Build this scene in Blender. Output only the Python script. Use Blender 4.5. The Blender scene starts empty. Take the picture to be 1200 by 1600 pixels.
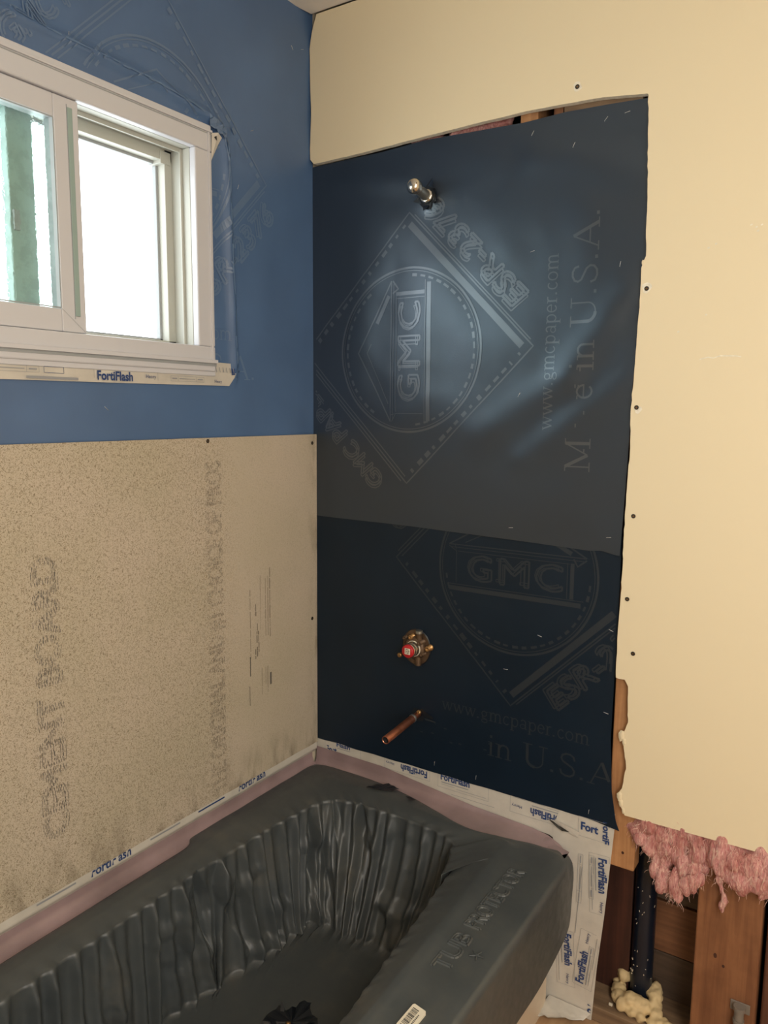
import bpy, bmesh, math, random
from math import sin, cos, pi, sqrt, exp, radians, atan2, hypot, floor
from mathutils import Vector, Matrix, noise, kdtree
random.seed(7)
SC = bpy.context.scene
COL = SC.collection

# ---------------------------------------------------------------- camera
YAW, PITCH, ROLL, F = radians(32.927), radians(7.538), radians(0.479), 1195.5
fwd = Vector((-sin(YAW)*cos(PITCH), cos(YAW)*cos(PITCH), -sin(PITCH)))
r0 = Vector((cos(YAW), sin(YAW), 0)); u0 = r0.cross(fwd)
rt = r0*cos(ROLL) + u0*sin(ROLL); up = u0*cos(ROLL) - r0*sin(ROLL)
cd = bpy.data.cameras.new('camera'); cam = bpy.data.objects.new('camera', cd); COL.objects.link(cam)
cd.sensor_fit = 'HORIZONTAL'; cd.sensor_width = 36; cd.lens = 36*F/1200; cd.clip_start = .02
M = Matrix((rt, up, -fwd)).transposed().to_4x4(); M.translation = (1.2887, -1.6376, 1.3500)
cam.matrix_world = M; SC.camera = cam

# ---------------------------------------------------------------- light
w = bpy.data.worlds.new('sky'); SC.world = w; w.use_nodes = True
bg = w.node_tree.nodes['Background']; bg.inputs[0].default_value = (.93, .97, 1, 1); bg.inputs[1].default_value = 4.6
def area(name, loc, target, sx, sy, power, color, portal=False):
    l = bpy.data.lights.new(name, 'AREA'); l.shape = 'RECTANGLE'; l.size = sx; l.size_y = sy; l.energy = power; l.color = color
    o = bpy.data.objects.new(name, l); COL.objects.link(o); o.location = loc
    o.rotation_euler = (Vector(target)-Vector(loc)).to_track_quat('-Z', 'Y').to_euler()
    if portal: l.cycles.is_portal = True
    return o
area('window_portal', (-.16, -1.0, 1.7), (1, -1.0, 1.7), 1.3, .56, 1, (1, 1, 1), True)
area('room_fill', (2.1, -1.7, 2.28), (1.9, -1.3, 0), .6, .4, 17, (1, .92, .80))  # added warm fill from above, no fixture is modelled
area('drywall_fill', (2.0, -2.0, 1.30), (.75, 0, 1.15), .6, .9, 18, (1, .97, .92))  # added fill in mid-room, no doorway there; shapes the drywall falloff
SC.view_settings.view_transform = 'Standard'; SC.view_settings.look = 'None'
SC.view_settings.gamma = 1; SC.view_settings.use_curve_mapping = False
SC.view_settings.exposure = 0.1

# ---------------------------------------------------------------- materials
class NT:
    def __init__(s, name):
        s.m = bpy.data.materials.new(name); s.m.use_nodes = True; s.t = s.m.node_tree
        s.b = s.t.nodes['Principled BSDF']; s.out = s.t.nodes['Material Output']
    def n(s, typ, **kw):
        nd = s.t.nodes.new(typ)
        for k, v in kw.items():
            if k.startswith('i_'):
                key = k[2:]; key = int(key) if key.isdigit() else key.replace('_', ' ')
                nd.inputs[key].default_value = v
            else: setattr(nd, k, v)
        return nd
    def l(s, a, b): s.t.links.new(a, b)
    def co(s, scale=(1, 1, 1), rot=(0, 0, 0)):
        tc = s.n('ShaderNodeTexCoord'); mp = s.n('ShaderNodeMapping'); mp.inputs['Scale'].default_value = scale; mp.inputs['Rotation'].default_value = rot
        s.l(tc.outputs['Object'], mp.inputs[0]); return mp.outputs[0]
    def noise(s, co, scale, detail=3, rough=.5, dist=0):
        nd = s.n('ShaderNodeTexNoise'); nd.inputs['Scale'].default_value = scale; nd.inputs['Detail'].default_value = detail
        nd.inputs['Roughness'].default_value = rough; nd.inputs['Distortion'].default_value = dist; s.l(co, nd.inputs['Vector']); return nd.outputs['Fac']
    def ramp(s, fac, stops):
        r = s.n('ShaderNodeValToRGB'); e = r.color_ramp.elements
        while len(e) > len(stops): e.remove(e[-1])
        while len(e) < len(stops): e.new(1)
        for k, (p, c) in enumerate(stops): e[k].position = p; e[k].color = (*c, 1)
        s.l(fac, r.inputs[0]); return r.outputs[0]
    def bump(s, h, strength=.3, dist=.002):
        b = s.n('ShaderNodeBump'); b.inputs['Strength'].default_value = strength; b.inputs['Distance'].default_value = dist
        s.l(h, b.inputs['Height']); s.l(b.outputs[0], s.b.inputs['Normal'])
def base(name, c, rough=.6, metal=0, ior=1.5, tint=(1, 1, 1), spec=.5, var=0, vscale=8, bump=0, bscale=60, bdist=.001, coat=0, bdetail=4):
    m = NT(name); b = m.b
    b.inputs['Base Color'].default_value = (*c, 1); b.inputs['Roughness'].default_value = rough; b.inputs['Metallic'].default_value = metal
    b.inputs['Specular IOR Level'].default_value = spec; b.inputs['IOR'].default_value = ior; b.inputs['Specular Tint'].default_value = (*tint, 1); b.inputs['Coat Weight'].default_value = coat
    if var or bump: co = m.co()
    if var:
        f = m.noise(co, vscale, 5); lo = tuple(x*(1-var) for x in c); hi = tuple(min(1, x*(1+var)) for x in c)
        m.l(m.ramp(f, [(.3, lo), (.7, hi)]), b.inputs['Base Color'])
    if bump: m.bump(m.noise(co, bscale, bdetail), bump, bdist)
    return m.m
def wood(name, dark, light, axis=2, scale=1.0, rough=.6, knots=True):
    m = NT(name); sc = [55*scale]*3; sc[axis] = 2.2*scale
    co = m.co(tuple(sc)); f = m.noise(co, 1.0, 6, .6, .6)
    c1 = m.ramp(f, [(.25, dark), (.5, tuple((a+b)/2 for a, b in zip(dark, light))), (.75, light)])
    co2 = m.co(); f2 = m.noise(co2, 9, 4, .6)
    mx = m.n('ShaderNodeMixRGB', blend_type='MULTIPLY'); mx.inputs[0].default_value = .7; m.l(c1, mx.inputs[1]); m.l(m.ramp(f2, [(.3, (.55, .5, .48)), (.65, (1, 1, 1))]), mx.inputs[2])
    m.l(mx.outputs[0], m.b.inputs['Base Color']); m.b.inputs['Roughness'].default_value = rough; m.bump(f, .35, .001)
    return m.m

MAT = {}
MAT['drywall'] = base('cream_drywall', (.80, .69, .475), .62, bump=.12, bscale=90, bdist=.0006)
MAT['gyp'] = base('gypsum_core', (.84, .78, .64), .9, var=.15, vscale=120, bump=.6, bscale=200, bdist=.002)
MAT['ceil'] = base('ceiling_paint', (.88, .83, .76), .8, var=.05, vscale=14)
MAT['room'] = base('room_paint', (.72, .62, .46), .8)
MAT['film_top'] = base('upper_building_paper', (.008, .014, .026), .36, ior=2.05, tint=(.70, .84, 1), var=.15, vscale=6, bump=.22, bscale=420, bdist=.0006, bdetail=2)
MAT['film_low'] = base('lower_building_paper', (.004, .011, .023), .42, ior=1.5, tint=(.7, .85, 1), var=.15, vscale=6, bump=.2, bscale=420, bdist=.0005, bdetail=2)
MAT['film_left'] = base('flare_blue_building_paper', (.072, .140, .280), .40, ior=1.6, var=.12, vscale=5, bump=.15, bscale=300, bdist=.0005)  # same black paper with the window's blue flare put into its colour
MAT['ink_top'] = base('grey_print_on_upper_paper', (.026, .032, .042), .32, ior=2.5, tint=(.78, .88, 1))
MAT['ink_low'] = base('grey_print_on_lower_paper', (.018, .022, .028), .5, ior=1.6, tint=(.7, .85, 1))
MAT['ink_left'] = base('pale_print_on_flare_blue_paper', (.092, .162, .290), .40, ior=1.8)
def board_mat():
    m = NT('cement_board'); co = m.co()
    f = m.noise(m.co((1, 1, .8)), 380, 2, .5, 1.8); f2 = m.noise(co, 4, 3); f3 = m.noise(m.co((1, 1.6, .55)), 22, 5)
    fl = m.ramp(f, [(.53, (1, 1, 1)), (.60, (.40, .37, .30))])
    bs = m.ramp(f2, [(.35, (.51, .445, .335)), (.65, (.56, .48, .38))])
    mx = m.n('ShaderNodeMixRGB', blend_type='MULTIPLY')
    # specks thin out towards the corner end of the panel
    tc = m.n('ShaderNodeTexCoord'); sx = m.n('ShaderNodeSeparateXYZ'); m.l(tc.outputs['Object'], sx.inputs[0])
    mr = m.n('ShaderNodeMapRange'); mr.inputs[1].default_value = -.42; mr.inputs[2].default_value = -.30; mr.inputs[3].default_value = .9; mr.inputs[4].default_value = .28
    m.l(sx.outputs[1], mr.inputs[0]); m.l(mr.outputs[0], mx.inputs[0]); m.l(bs, mx.inputs[1]); m.l(fl, mx.inputs[2])
    # grime near the bottom edge and the corner edge
    g = m.n('ShaderNodeMapRange'); g.inputs[1].default_value = .41; g.inputs[2].default_value = .52; g.inputs[3].default_value = 1; g.inputs[4].default_value = 0
    m.l(sx.outputs[2], g.inputs[0])
    g2 = m.n('ShaderNodeMapRange'); g2.inputs[1].default_value = -.05; g2.inputs[2].default_value = -.005; g2.inputs[3].default_value = 0; g2.inputs[4].default_value = .8
    m.l(sx.outputs[1], g2.inputs[0])
    ad = m.n('ShaderNodeMath', operation='MAXIMUM'); m.l(g.outputs[0], ad.inputs[0]); m.l(g2.outputs[0], ad.inputs[1])
    ml = m.n('ShaderNodeMath', operation='MULTIPLY'); m.l(ad.outputs[0], ml.inputs[0]); fr = m.ramp(f3, [(.45, (0, 0, 0)), (.68, (.7, .7, .7))]); m.l(fr, ml.inputs[1])
    mx2 = m.n('ShaderNodeMixRGB', blend_type='MULTIPLY'); m.l(ml.outputs[0], mx2.inputs[0]); m.l(mx.outputs[0], mx2.inputs[1]); mx2.inputs[2].default_value = (.35, .32, .27, 1)
    m.l(mx2.outputs[0], m.b.inputs['Base Color']); m.b.inputs['Roughness'].default_value = .75; m.b.inputs['Specular IOR Level'].default_value = .3
    m.bump(f, .15, .0006); return m.m
MAT['ridge_glint'] = base('painted_ridge_highlight', (.125, .205, .345), .45)  # painted highlight for the ridge crests of the left paper
MAT['board'] = board_mat()
MAT['board_ink'] = base('grey_print_on_board', (.24, .20, .15), .8)
MAT['board_ink2'] = base('dark_print_on_board', (.13, .115, .10), .8)
MAT['vinyl'] = base('white_window_vinyl', (.60, .60, .63), .35, bump=.05, bscale=30, bdist=.0006)
MAT['vinyl_j'] = base('darkened_jamb_vinyl', (.46, .46, .41), .4)  # window vinyl darkened to hold back bright sky on the reveal
MAT['vinyl_d'] = base('window_gasket', (.33, .35, .36), .5)
MAT['vinyl_g'] = base('shaded_green_vinyl', (.30, .40, .375), .4)  # shade and green glass tint put into the fixed sash's white vinyl
MAT['tape'] = base('white_release_paper', (.60, .565, .50), .42, var=.08, vscale=18, bump=.35, bscale=26, bdist=.003)
MAT['blue'] = base('blue_tape_print', (.015, .05, .18), .5)
MAT['fine'] = base('pale_tape_print', (.30, .31, .33), .5)
MAT['enamel'] = base('pinkish_tub_enamel', (.28, .20, .205), .3, var=.22, vscale=9, bump=.1, bscale=30)
MAT['skirt'] = base('cream_tub_skirt', (.62, .52, .40), .4, var=.1)
def cover_mat():
    m = NT('dark_grey_plastic_film'); co = m.co()
    f = m.noise(co, 7, 5, .6); f2 = m.noise(co, 45, 4, .6)
    m.l(m.ramp(f, [(.3, (.050, .059, .064)), (.55, (.068, .076, .077)), (.75, (.105, .102, .090))]), m.b.inputs['Base Color'])
    m.l(m.ramp(f2, [(.3, (.36, .36, .36)), (.7, (.52, .52, .52))]), m.b.inputs['Roughness'])
    m.b.inputs['Specular IOR Level'].default_value = .6; m.bump(f2, .12, .002); return m.m
MAT['cover'] = cover_mat()
MAT['tear'] = base('torn_film_edge', (.008, .011, .016), .35)
MAT['dark'] = base('dark_void', (.012, .011, .012), .8)
MAT['chrome'] = base('chrome', (.72, .68, .60), .18, 1)
MAT['galv'] = base('dull_chromed_pipe', (.34, .34, .31), .35, .8)
MAT['brass'] = base('tarnished_brass', (.42, .25, .11), .35, .9, var=.3, vscale=60)
MAT['brass_d'] = base('dark_brass', (.12, .075, .045), .5, .5, var=.3, vscale=60)
MAT['copper'] = base('aged_copper', (.46, .18, .11), .33, .9, var=.3, vscale=40)
MAT['solder'] = base('solder', (.62, .60, .57), .35, .9)
MAT['red'] = base('red_plastic_cap', (.50, .02, .025), .35)
MAT['white'] = base('cream_label', (.80, .74, .60), .5)
MAT['black'] = base('label_ink', (.03, .03, .025), .6)
MAT['abs'] = base('black_pipe_plastic', (.008, .012, .022), .3, bump=.2, bscale=50)
MAT['pvc'] = base('dull_grey_fitting', (.20, .17, .14), .6)
MAT['foam'] = base('yellow_spray_foam', (.66, .50, .27), .65, var=.12, vscale=25, bump=.3, bscale=40, bdist=.004)
def pink_mat():
    m = NT('pink_insulation'); f = m.noise(m.co((1.5, 1, .35)), 130, 6, .65, 1.5); f2 = m.noise(m.co(), 26, 4)
    c1 = m.ramp(f, [(.3, (.55, .20, .20)), (.52, (.80, .42, .38)), (.68, (.95, .70, .57))]); mx = m.n('ShaderNodeMixRGB', blend_type='MULTIPLY'); mx.inputs[0].default_value = .8
    m.l(c1, mx.inputs[1]); m.l(m.ramp(f2, [(.35, (.70, .52, .50)), (.6, (1, 1, 1))]), mx.inputs[2]); m.l(mx.outputs[0], m.b.inputs['Base Color'])
    m.b.inputs['Roughness'].default_value = .95; m.b.inputs['Specular IOR Level'].default_value = .1; m.bump(f, 1, .006); return m.m
MAT['pink'] = pink_mat()
MAT['fibre'] = base('pink_glass_fibre', (.88, .56, .48), .9, spec=.15, var=.2, vscale=30)
MAT['fibre2'] = base('pale_glass_fibre', (.72, .52, .42), .9, spec=.15)
MAT['wood_new'] = wood('new_pine', (.36, .16, .06), (.62, .33, .15))
MAT['wood_dark'] = wood('dark_stained_wood', (.028, .009, .006), (.085, .026, .014))
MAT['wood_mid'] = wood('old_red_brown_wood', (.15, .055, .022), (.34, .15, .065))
MAT['wood_deep'] = wood('dark_red_brown_wood', (.07, .026, .014), (.15, .06, .03))
MAT['wood_x'] = wood('sheathing_wood', (.13, .055, .026), (.28, .125, .055), axis=0)
MAT['wood_xd'] = wood('dark_sheathing_wood', (.055, .036, .025), (.13, .085, .055), axis=0)
MAT['plate'] = wood('dirty_plate_wood', (.12, .075, .045), (.36, .24, .14), axis=0, scale=.7)
MAT['ply'] = wood('plywood', (.36, .20, .10), (.62, .42, .24), axis=1, scale=.5)
MAT['steel'] = base('bright_staple_steel', (.75, .75, .75), .3, .8)
MAT['screw'] = base('dark_screw_steel', (.07, .06, .05), .4, .7)
MAT['dust'] = base('plaster_dust', (.70, .62, .48), .9)
def glass_mat(name, tint, rough, refl=.12, tex=False):
    m = NT(name); t = m.t
    if tex:
        g = m.n('ShaderNodeBsdfRefraction'); g.inputs['Roughness'].default_value = .0; g.inputs['IOR'].default_value = 1.06
        b = m.n('ShaderNodeBump'); b.inputs['Strength'].default_value = 1; b.inputs['Distance'].default_value = .004
        m.l(m.noise(m.co(), 170, 2, .5), b.inputs['Height']); m.l(b.outputs[0], g.inputs['Normal'])
        m.l(m.ramp(m.noise(m.co(), 40, 4, .6), [(.42, tuple(x*.85 for x in tint)), (.55, tint)]), g.inputs[0])
    else:
        g = m.n('ShaderNodeBsdfTransparent'); g.inputs[0].default_value = (*tint, 1)
    gl = m.n('ShaderNodeBsdfGlossy'); gl.inputs['Roughness'].default_value = rough
    mx = m.n('ShaderNodeMixShader'); mx.inputs[0].default_value = refl
    m.l(g.outputs[0], mx.inputs[1]); m.l(gl.outputs[0], mx.inputs[2]); m.l(mx.outputs[0], m.out.inputs[0]); t.nodes.remove(m.b)
    return m.m
MAT['glass'] = glass_mat('clear_glass', (.97, 1, .99), .02, .06)
MAT['glass_t'] = glass_mat('green_textured_glass', (.80, .95, .91), .2, .10, True)

# ---------------------------------------------------------------- mesh helpers
class MB:
    def __init__(s): s.v = []; s.f = []; s.mi = []; s.sm = []; s.mats = []
    def m(s, mat):
        if mat not in s.mats: s.mats.append(mat)
        return s.mats.index(mat)
    def face(s, pts, mat, smooth=False):
        k = len(s.v); s.v += [tuple(p) for p in pts]; s.f.append(tuple(range(k, k+len(pts)))); s.mi.append(s.m(mat)); s.sm.append(smooth)
    def grid(s, rows, mat, closed=False, smooth=True, skip=None):
        k = len(s.v); nr, nc = len(rows), len(rows[0]); mi = s.m(mat)
        for r in rows: s.v += [tuple(p) for p in r]
        for i in range(nr-1):
            for j in range(nc if closed else nc-1):
                if skip and skip(i, j): continue
                a, b = k+i*nc+j, k+i*nc+(j+1) % nc
                s.f.append((a, b, b+nc, a+nc)); s.mi.append(mi); s.sm.append(smooth)
    def box(s, a, b, mat):
        (x0, y0, z0), (x1, y1, z1) = a, b; k = len(s.v); mi = s.m(mat)
        s.v += [(x, y, z) for x in (x0, x1) for y in (y0, y1) for z in (z0, z1)]
        for q in ((0, 1, 3, 2), (4, 6, 7, 5), (0, 4, 5, 1), (2, 3, 7, 6), (0, 2, 6, 4), (1, 5, 7, 3)):
            s.f.append(tuple(k+i for i in q)); s.mi.append(mi); s.sm.append(False)
    def tube(s, pts, rad, mat, n=14, caps=True, smooth=True):
        pts = [Vector(p) for p in pts]; rows = []
        rr = rad if isinstance(rad, (list, tuple)) else [rad]*len(pts)
        nrm = None
        for i, p in enumerate(pts):
            t = (pts[min(i+1, len(pts)-1)]-pts[max(i-1, 0)])
            if t.length < 1e-9: t = rows_t
            t = t.normalized(); rows_t = t
            if nrm is None:
                nrm = t.orthogonal().normalized()
            nrm = (nrm - t*nrm.dot(t)).normalized(); bn = t.cross(nrm)
            rows.append([p+(nrm*cos(2*pi*k/n)+bn*sin(2*pi*k/n))*rr[i] for k in range(n)])
        s.grid(rows, mat, closed=True, smooth=smooth)
        if caps:
            s.face(rows[0][::-1], mat); s.face(rows[-1], mat)
    def lathe(s, c, axis, prof, mat, n=28, smooth=True):      # prof = [(distance along axis, radius)]
        c = Vector(c); a = Vector(axis).normalized(); u = a.orthogonal().normalized(); v = a.cross(u)
        rows = [[c+a*d+(u*cos(2*pi*k/n)+v*sin(2*pi*k/n))*max(r, 1e-5) for k in range(n)] for d, r in prof]
        s.grid(rows, mat, closed=True, smooth=smooth)
    def build(s, name, parent=None, bevel=0, label=None, auto=False):
        me = bpy.data.meshes.new(name); me.from_pydata(s.v, [], s.f)
        for m_ in s.mats: me.materials.append(MAT[m_] if isinstance(m_, str) else m_)
        me.polygons.foreach_set('material_index', s.mi); me.polygons.foreach_set('use_smooth', s.sm); me.update()
        o = bpy.data.objects.new(name, me); COL.objects.link(o)
        if parent: o.parent = parent; o.matrix_parent_inverse = Matrix.Translation(-parent.location) if parent.type == 'EMPTY' or parent.location.length else Matrix()
        if bevel:
            b = o.modifiers.new('bevel', 'BEVEL'); b.width = bevel; b.segments = 2; b.limit_method = 'ANGLE'; b.angle_limit = radians(40)
        if label: o['label'] = label
        return o
def tag(o, label, cat, group=None, kind=None):
    if label: o['label'] = label
    if cat: o['category'] = cat
    if group: o['group'] = group
    if kind: o['kind'] = kind
    return o
def struct(o): o['kind'] = 'structure'; return o
def empty(name, loc=(0, 0, 0)):
    o = bpy.data.objects.new(name, None); COL.objects.link(o); o.location = loc; o.empty_display_size = .05; return o
def box_obj(name, a, b, mat, parent=None, bevel=0):
    q = MB(); q.box(a, b, mat); return q.build(name, parent, bevel)
def poly_slab(mb, pts, y0, y1, mface, medge):        # outline in x-z extruded along y
    bm = bmesh.new(); vs = [bm.verts.new((x, y0, z)) for x, z in pts]; es = [bm.edges.new((vs[i], vs[(i+1) % len(vs)])) for i in range(len(vs))]
    bmesh.ops.triangle_fill(bm, use_beauty=True, edges=es)
    idx = {v: i for i, v in enumerate(bm.verts)}
    for f in bm.faces:
        mb.face([v.co[:] for v in f.verts], mface); mb.face([(v.co.x, y1, v.co.z) for v in f.verts][::-1], mface)
    for i in range(len(pts)):
        (xa, za), (xb, zb) = pts[i], pts[(i+1) % len(pts)]
        mb.face([(xa, y0, za), (xb, y0, zb), (xb, y1, zb), (xa, y1, za)], medge)
    bm.free()
def interp(tab, x):
    if x <= tab[0][0]: return tab[0][1]
    for (a, va), (b, vb) in zip(tab, tab[1:]):
        if x <= b: return va+(vb-va)*(x-a)/(b-a)
    return tab[-1][1]
def N3(x, y, z=0.0): return noise.noise(Vector((x, y, z)))

# ---------------------------------------------------------------- printing (2-D shapes mapped onto a surface)
_txt = {}
def text_geo(s, fill=True, off=0.0, shear=0.0):
    if off == .018: off = .03
    key = (s, fill, off, shear)
    if key in _txt: return _txt[key]
    cu = bpy.data.curves.new('t', 'FONT'); cu.body = s; cu.size = 1.0; cu.offset = off; cu.shear = shear; cu.resolution_u = 3
    cu.fill_mode = 'FRONT' if fill else 'NONE'
    ob = bpy.data.objects.new('t', cu); COL.objects.link(ob); dg = bpy.context.evaluated_depsgraph_get(); dg.update()
    me = ob.evaluated_get(dg).to_mesh()
    v = [(p.co.x, p.co.y) for p in me.vertices]
    if fill: geo = [[v[i] for i in f.vertices] for f in me.polygons]
    else: geo = [(v[e.vertices[0]], v[e.vertices[1]]) for e in me.edges]
    xs = [p[0] for p in v] or [0, 1]; ys = [p[1] for p in v] or [0, 1]
    bb = (min(xs), min(ys), max(xs), max(ys))
    ob.evaluated_get(dg).to_mesh_clear(); bpy.data.objects.remove(ob); bpy.data.curves.remove(cu)
    _txt[key] = (geo, bb); return _txt[key]
class Ink:
    """collects 2-D polygons; T maps local (u, v) to sheet coordinates, clip drops what lies outside"""
    def __init__(s, mb, surf, clip=None): s.k = 0; s.ax = None; s.mb = mb; s.surf = surf; s.clip = clip; s.T = lambda u, v: (u, v)
    def at(s, ox, oy, ang=0, sc=1):
        c, n = cos(radians(ang))*sc, sin(radians(ang))*sc
        s.T = lambda u, v: (ox+c*u-n*v, oy+n*u+c*v); return s
    def poly(s, pts, mat):
        q = [s.T(*p) for p in pts]
        if s.clip and not all(s.clip(*p) for p in q): return
        s.k = (s.k+7) % 61; e = s.k*7e-6; pp = [Vector(s.surf(*p)) for p in q]
        if s.ax is None:
            nn = (pp[1]-pp[0]).cross(pp[2]-pp[0]); s.ax = Vector((1, 0, 0)) if abs(nn.x) > abs(nn.y) else Vector((0, -1, 0))
        s.mb.face([p+s.ax*e for p in pp], mat)
    def rib(s, pts, w, mat, closed=False, step=.008, gap=None):
        pts = list(pts); n = len(pts)
        if closed: pts = pts+[pts[0]]
        dens = [pts[0]]
        for a, b in zip(pts, pts[1:]):
            k = max(1, int(hypot(b[0]-a[0], b[1]-a[1])/step))
            dens += [(a[0]+(b[0]-a[0])*i/k, a[1]+(b[1]-a[1])*i/k) for i in range(1, k+1)]
        L, R = [], []
        for i, p in enumerate(dens):
            if closed and i in (0, len(dens)-1): a, b = dens[-2], dens[1]
            else: a, b = dens[max(i-1, 0)], dens[min(i+1, len(dens)-1)]
            dx, dy = b[0]-a[0], b[1]-a[1]; l = hypot(dx, dy) or 1
            # mitre
            L.append((p[0]-dy/l*w/2, p[1]+dx/l*w/2)); R.append((p[0]+dy/l*w/2, p[1]-dx/l*w/2))
        for i in range(len(dens)-1): s.poly([R[i], R[i+1], L[i+1], L[i]], mat)
    def rect(s, x0, y0, x1, y1, mat, step=.012):
        nx = max(1, int((x1-x0)/step)); ny = max(1, int((y1-y0)/step))
        for i in range(nx):
            for j in range(ny):
                s.poly([(x0+(x1-x0)*a/nx, y0+(y1-y0)*b/ny) for a, b in ((i, j), (i+1, j), (i+1, j+1), (i, j+1))], mat)
    def frame(s, x0, y0, x1, y1, w, mat): s.rib([(x0, y0), (x1, y0)], w, mat); s.rib([(x1, y0), (x1, y1)], w, mat); s.rib([(x1, y1), (x0, y1)], w, mat); s.rib([(x0, y1), (x0, y0)], w, mat)
    def text(s, t, x, y, length, height, mat, off=0.0, shear=0.0):      # lower-left corner, fitted to length and height
        geo, (a, b, c, d) = text_geo(t, True, off, shear); kx, ky = length/(c-a), height/(d-b)
        for f in geo: s.poly([(x+(p[0]-a)*kx, y+(p[1]-b)*ky) for p in f], mat)
    def outline(s, t, x, y, length, height, w, mat, shear=0.0, off=0.0):
        geo, (a, b, c, d) = text_geo(t, False, off, shear); kx, ky = length/(c-a), height/(d-b)
        for p, q in geo:
            s.rib([(x+(p[0]-a)*kx, y+(p[1]-b)*ky), (x+(q[0]-a)*kx, y+(q[1]-b)*ky)], w, mat, step=1)
def arc(cx, cy, rx, ry, a0, a1, n=16): return [(cx+rx*cos(radians(a0+(a1-a0)*i/n)), cy+ry*sin(radians(a0+(a1-a0)*i/n))) for i in range(n+1)]
TK, TN = .13, .055
SER = {   # width, [(points, thickness)], [serif bars (x0, x1, y)]
 'M': (1.12, [([(.17, 0), (.17, 1)], TN), ([(.17, 1), (.55, .08)], TK), ([(.55, .08), (.92, 1)], TN), ([(.92, 0), (.92, 1)], TK)], [(.02, .32, 0), (.76, 1.08, 0), (.02, .2, 1), (.9, 1.08, 1)]),
 'U': (.98, [([(.2, 1), (.2, .32)]+arc(.49, .32, .29, .32, 180, 270, 8), TK), (arc(.49, .32, .29, .32, 270, 360, 8)+[(.78, 1)], TN)], [(.04, .38, 1), (.62, .94, 1)]),
 'S': (.72, [([(.60, .74), (.56, .9), (.44, .985), (.3, .985), (.17, .9), (.13, .76), (.19, .63), (.36, .53), (.52, .43), (.60, .29), (.58, .13), (.46, .015), (.3, .0), (.15, .08), (.1, .26)], .085)], []),
 'A': (.98, [([(.13, 0), (.48, 1)], TN), ([(.48, 1), (.84, 0)], TK), ([(.24, .34), (.70, .34)], TN)], [(.0, .28, 0), (.68, .98, 0)]),
 'a': (.56, [([(.42, .0), (.42, .42)]+arc(.27, .46, .15, .17, 0, 160, 8), .09), (arc(.24, .17, .16, .16, 0, 360, 14), .06)], [(.38, .54, 0)]),
 'd': (.62, [(arc(.27, .31, .2, .30, 0, 360, 18), .075), ([(.48, 0), (.48, 1)], .11)], [(.36, .5, 1), (.46, .6, 0)]),
 'e': (.54, [(arc(.27, .31, .2, .30, 0, 320, 18), .08), ([(.09, .34), (.46, .34)], TN)], []),
 'i': (.32, [([(.16, 0), (.16, .62)], .11), ([(.16, .83), (.16, .95)], .12)], [(.03, .29, 0), (.04, .18, .62)]),
 'n': (.66, [([(.15, 0), (.15, .62)], .11), (arc(.34, .42, .17, .2, 170, 0, 8)+[(.51, 0)], .09)], [(.02, .28, 0), (.39, .64, 0), (.02, .16, .62)]),
 'm': (.98, [([(.15, 0), (.15, .62)], .11), (arc(.32, .42, .16, .2, 170, 0, 8)+[(.48, 0)], .09), (arc(.65, .42, .16, .2, 170, 0, 8)+[(.81, 0)], .09)], [(.02, .28, 0), (.37, .59, 0), (.70, .94, 0), (.02, .16, .62)]),
 'r': (.44, [([(.15, 0), (.15, .62)], .11), (arc(.32, .42, .16, .2, 170, 60, 6), .08)], [(.02, .3, 0), (.02, .16, .62)]),
 'w': (.86, [([(.08, .62), (.27, .02)], .10), ([(.27, .02), (.43, .60)], TN), ([(.43, .60), (.60, .02)], .10), ([(.60, .02), (.78, .62)], TN)], [(.0, .2, .62), (.34, .52, .62), (.68, .86, .62)]),
 'g': (.58, [(arc(.26, .42, .17, .19, 0, 360, 16), .07), ([(.14, .25), (.12, .12), (.3, .08), (.46, .02)], .06), (arc(.28, -.1, .2, .13, 0, 360, 14), .06)], [(.38, .54, .58)]),
 'c': (.52, [(arc(.28, .31, .2, .30, 45, 320, 18), .08)], []),
 'p': (.64, [([(.15, -.28), (.15, .62)], .11), (arc(.34, .31, .2, .30, 0, 360, 18), .075)], [(.02, .3, -.28), (.02, .16, .62)]),
 'o': (.60, [(arc(.29, .31, .22, .30, 0, 360, 18), .08)], []),
 '.': (.32, [([(.13, 0), (.13, .11)], .13)], []), ' ': (.36, [], [])}
def serif_text(ink, t, x, y, length, cap, mat, fade=0):
    tot = sum(SER[c][0] for c in t)*cap; k = length/tot; T0 = ink.T
    cx = x
    for i, c in enumerate(t):
        wd, st, sf = SER[c]
        if not (fade and i in fade):
            for pts, th in st: ink.rib([(cx+px*cap*k, y+py*cap) for px, py in pts], th*cap, mat, step=.012)
            for a, b, h in sf: ink.rib([(cx+a*cap*k, y+h*cap), (cx+b*cap*k, y+h*cap)], .045*cap, mat, step=.012)
        cx += wd*cap*k
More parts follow.
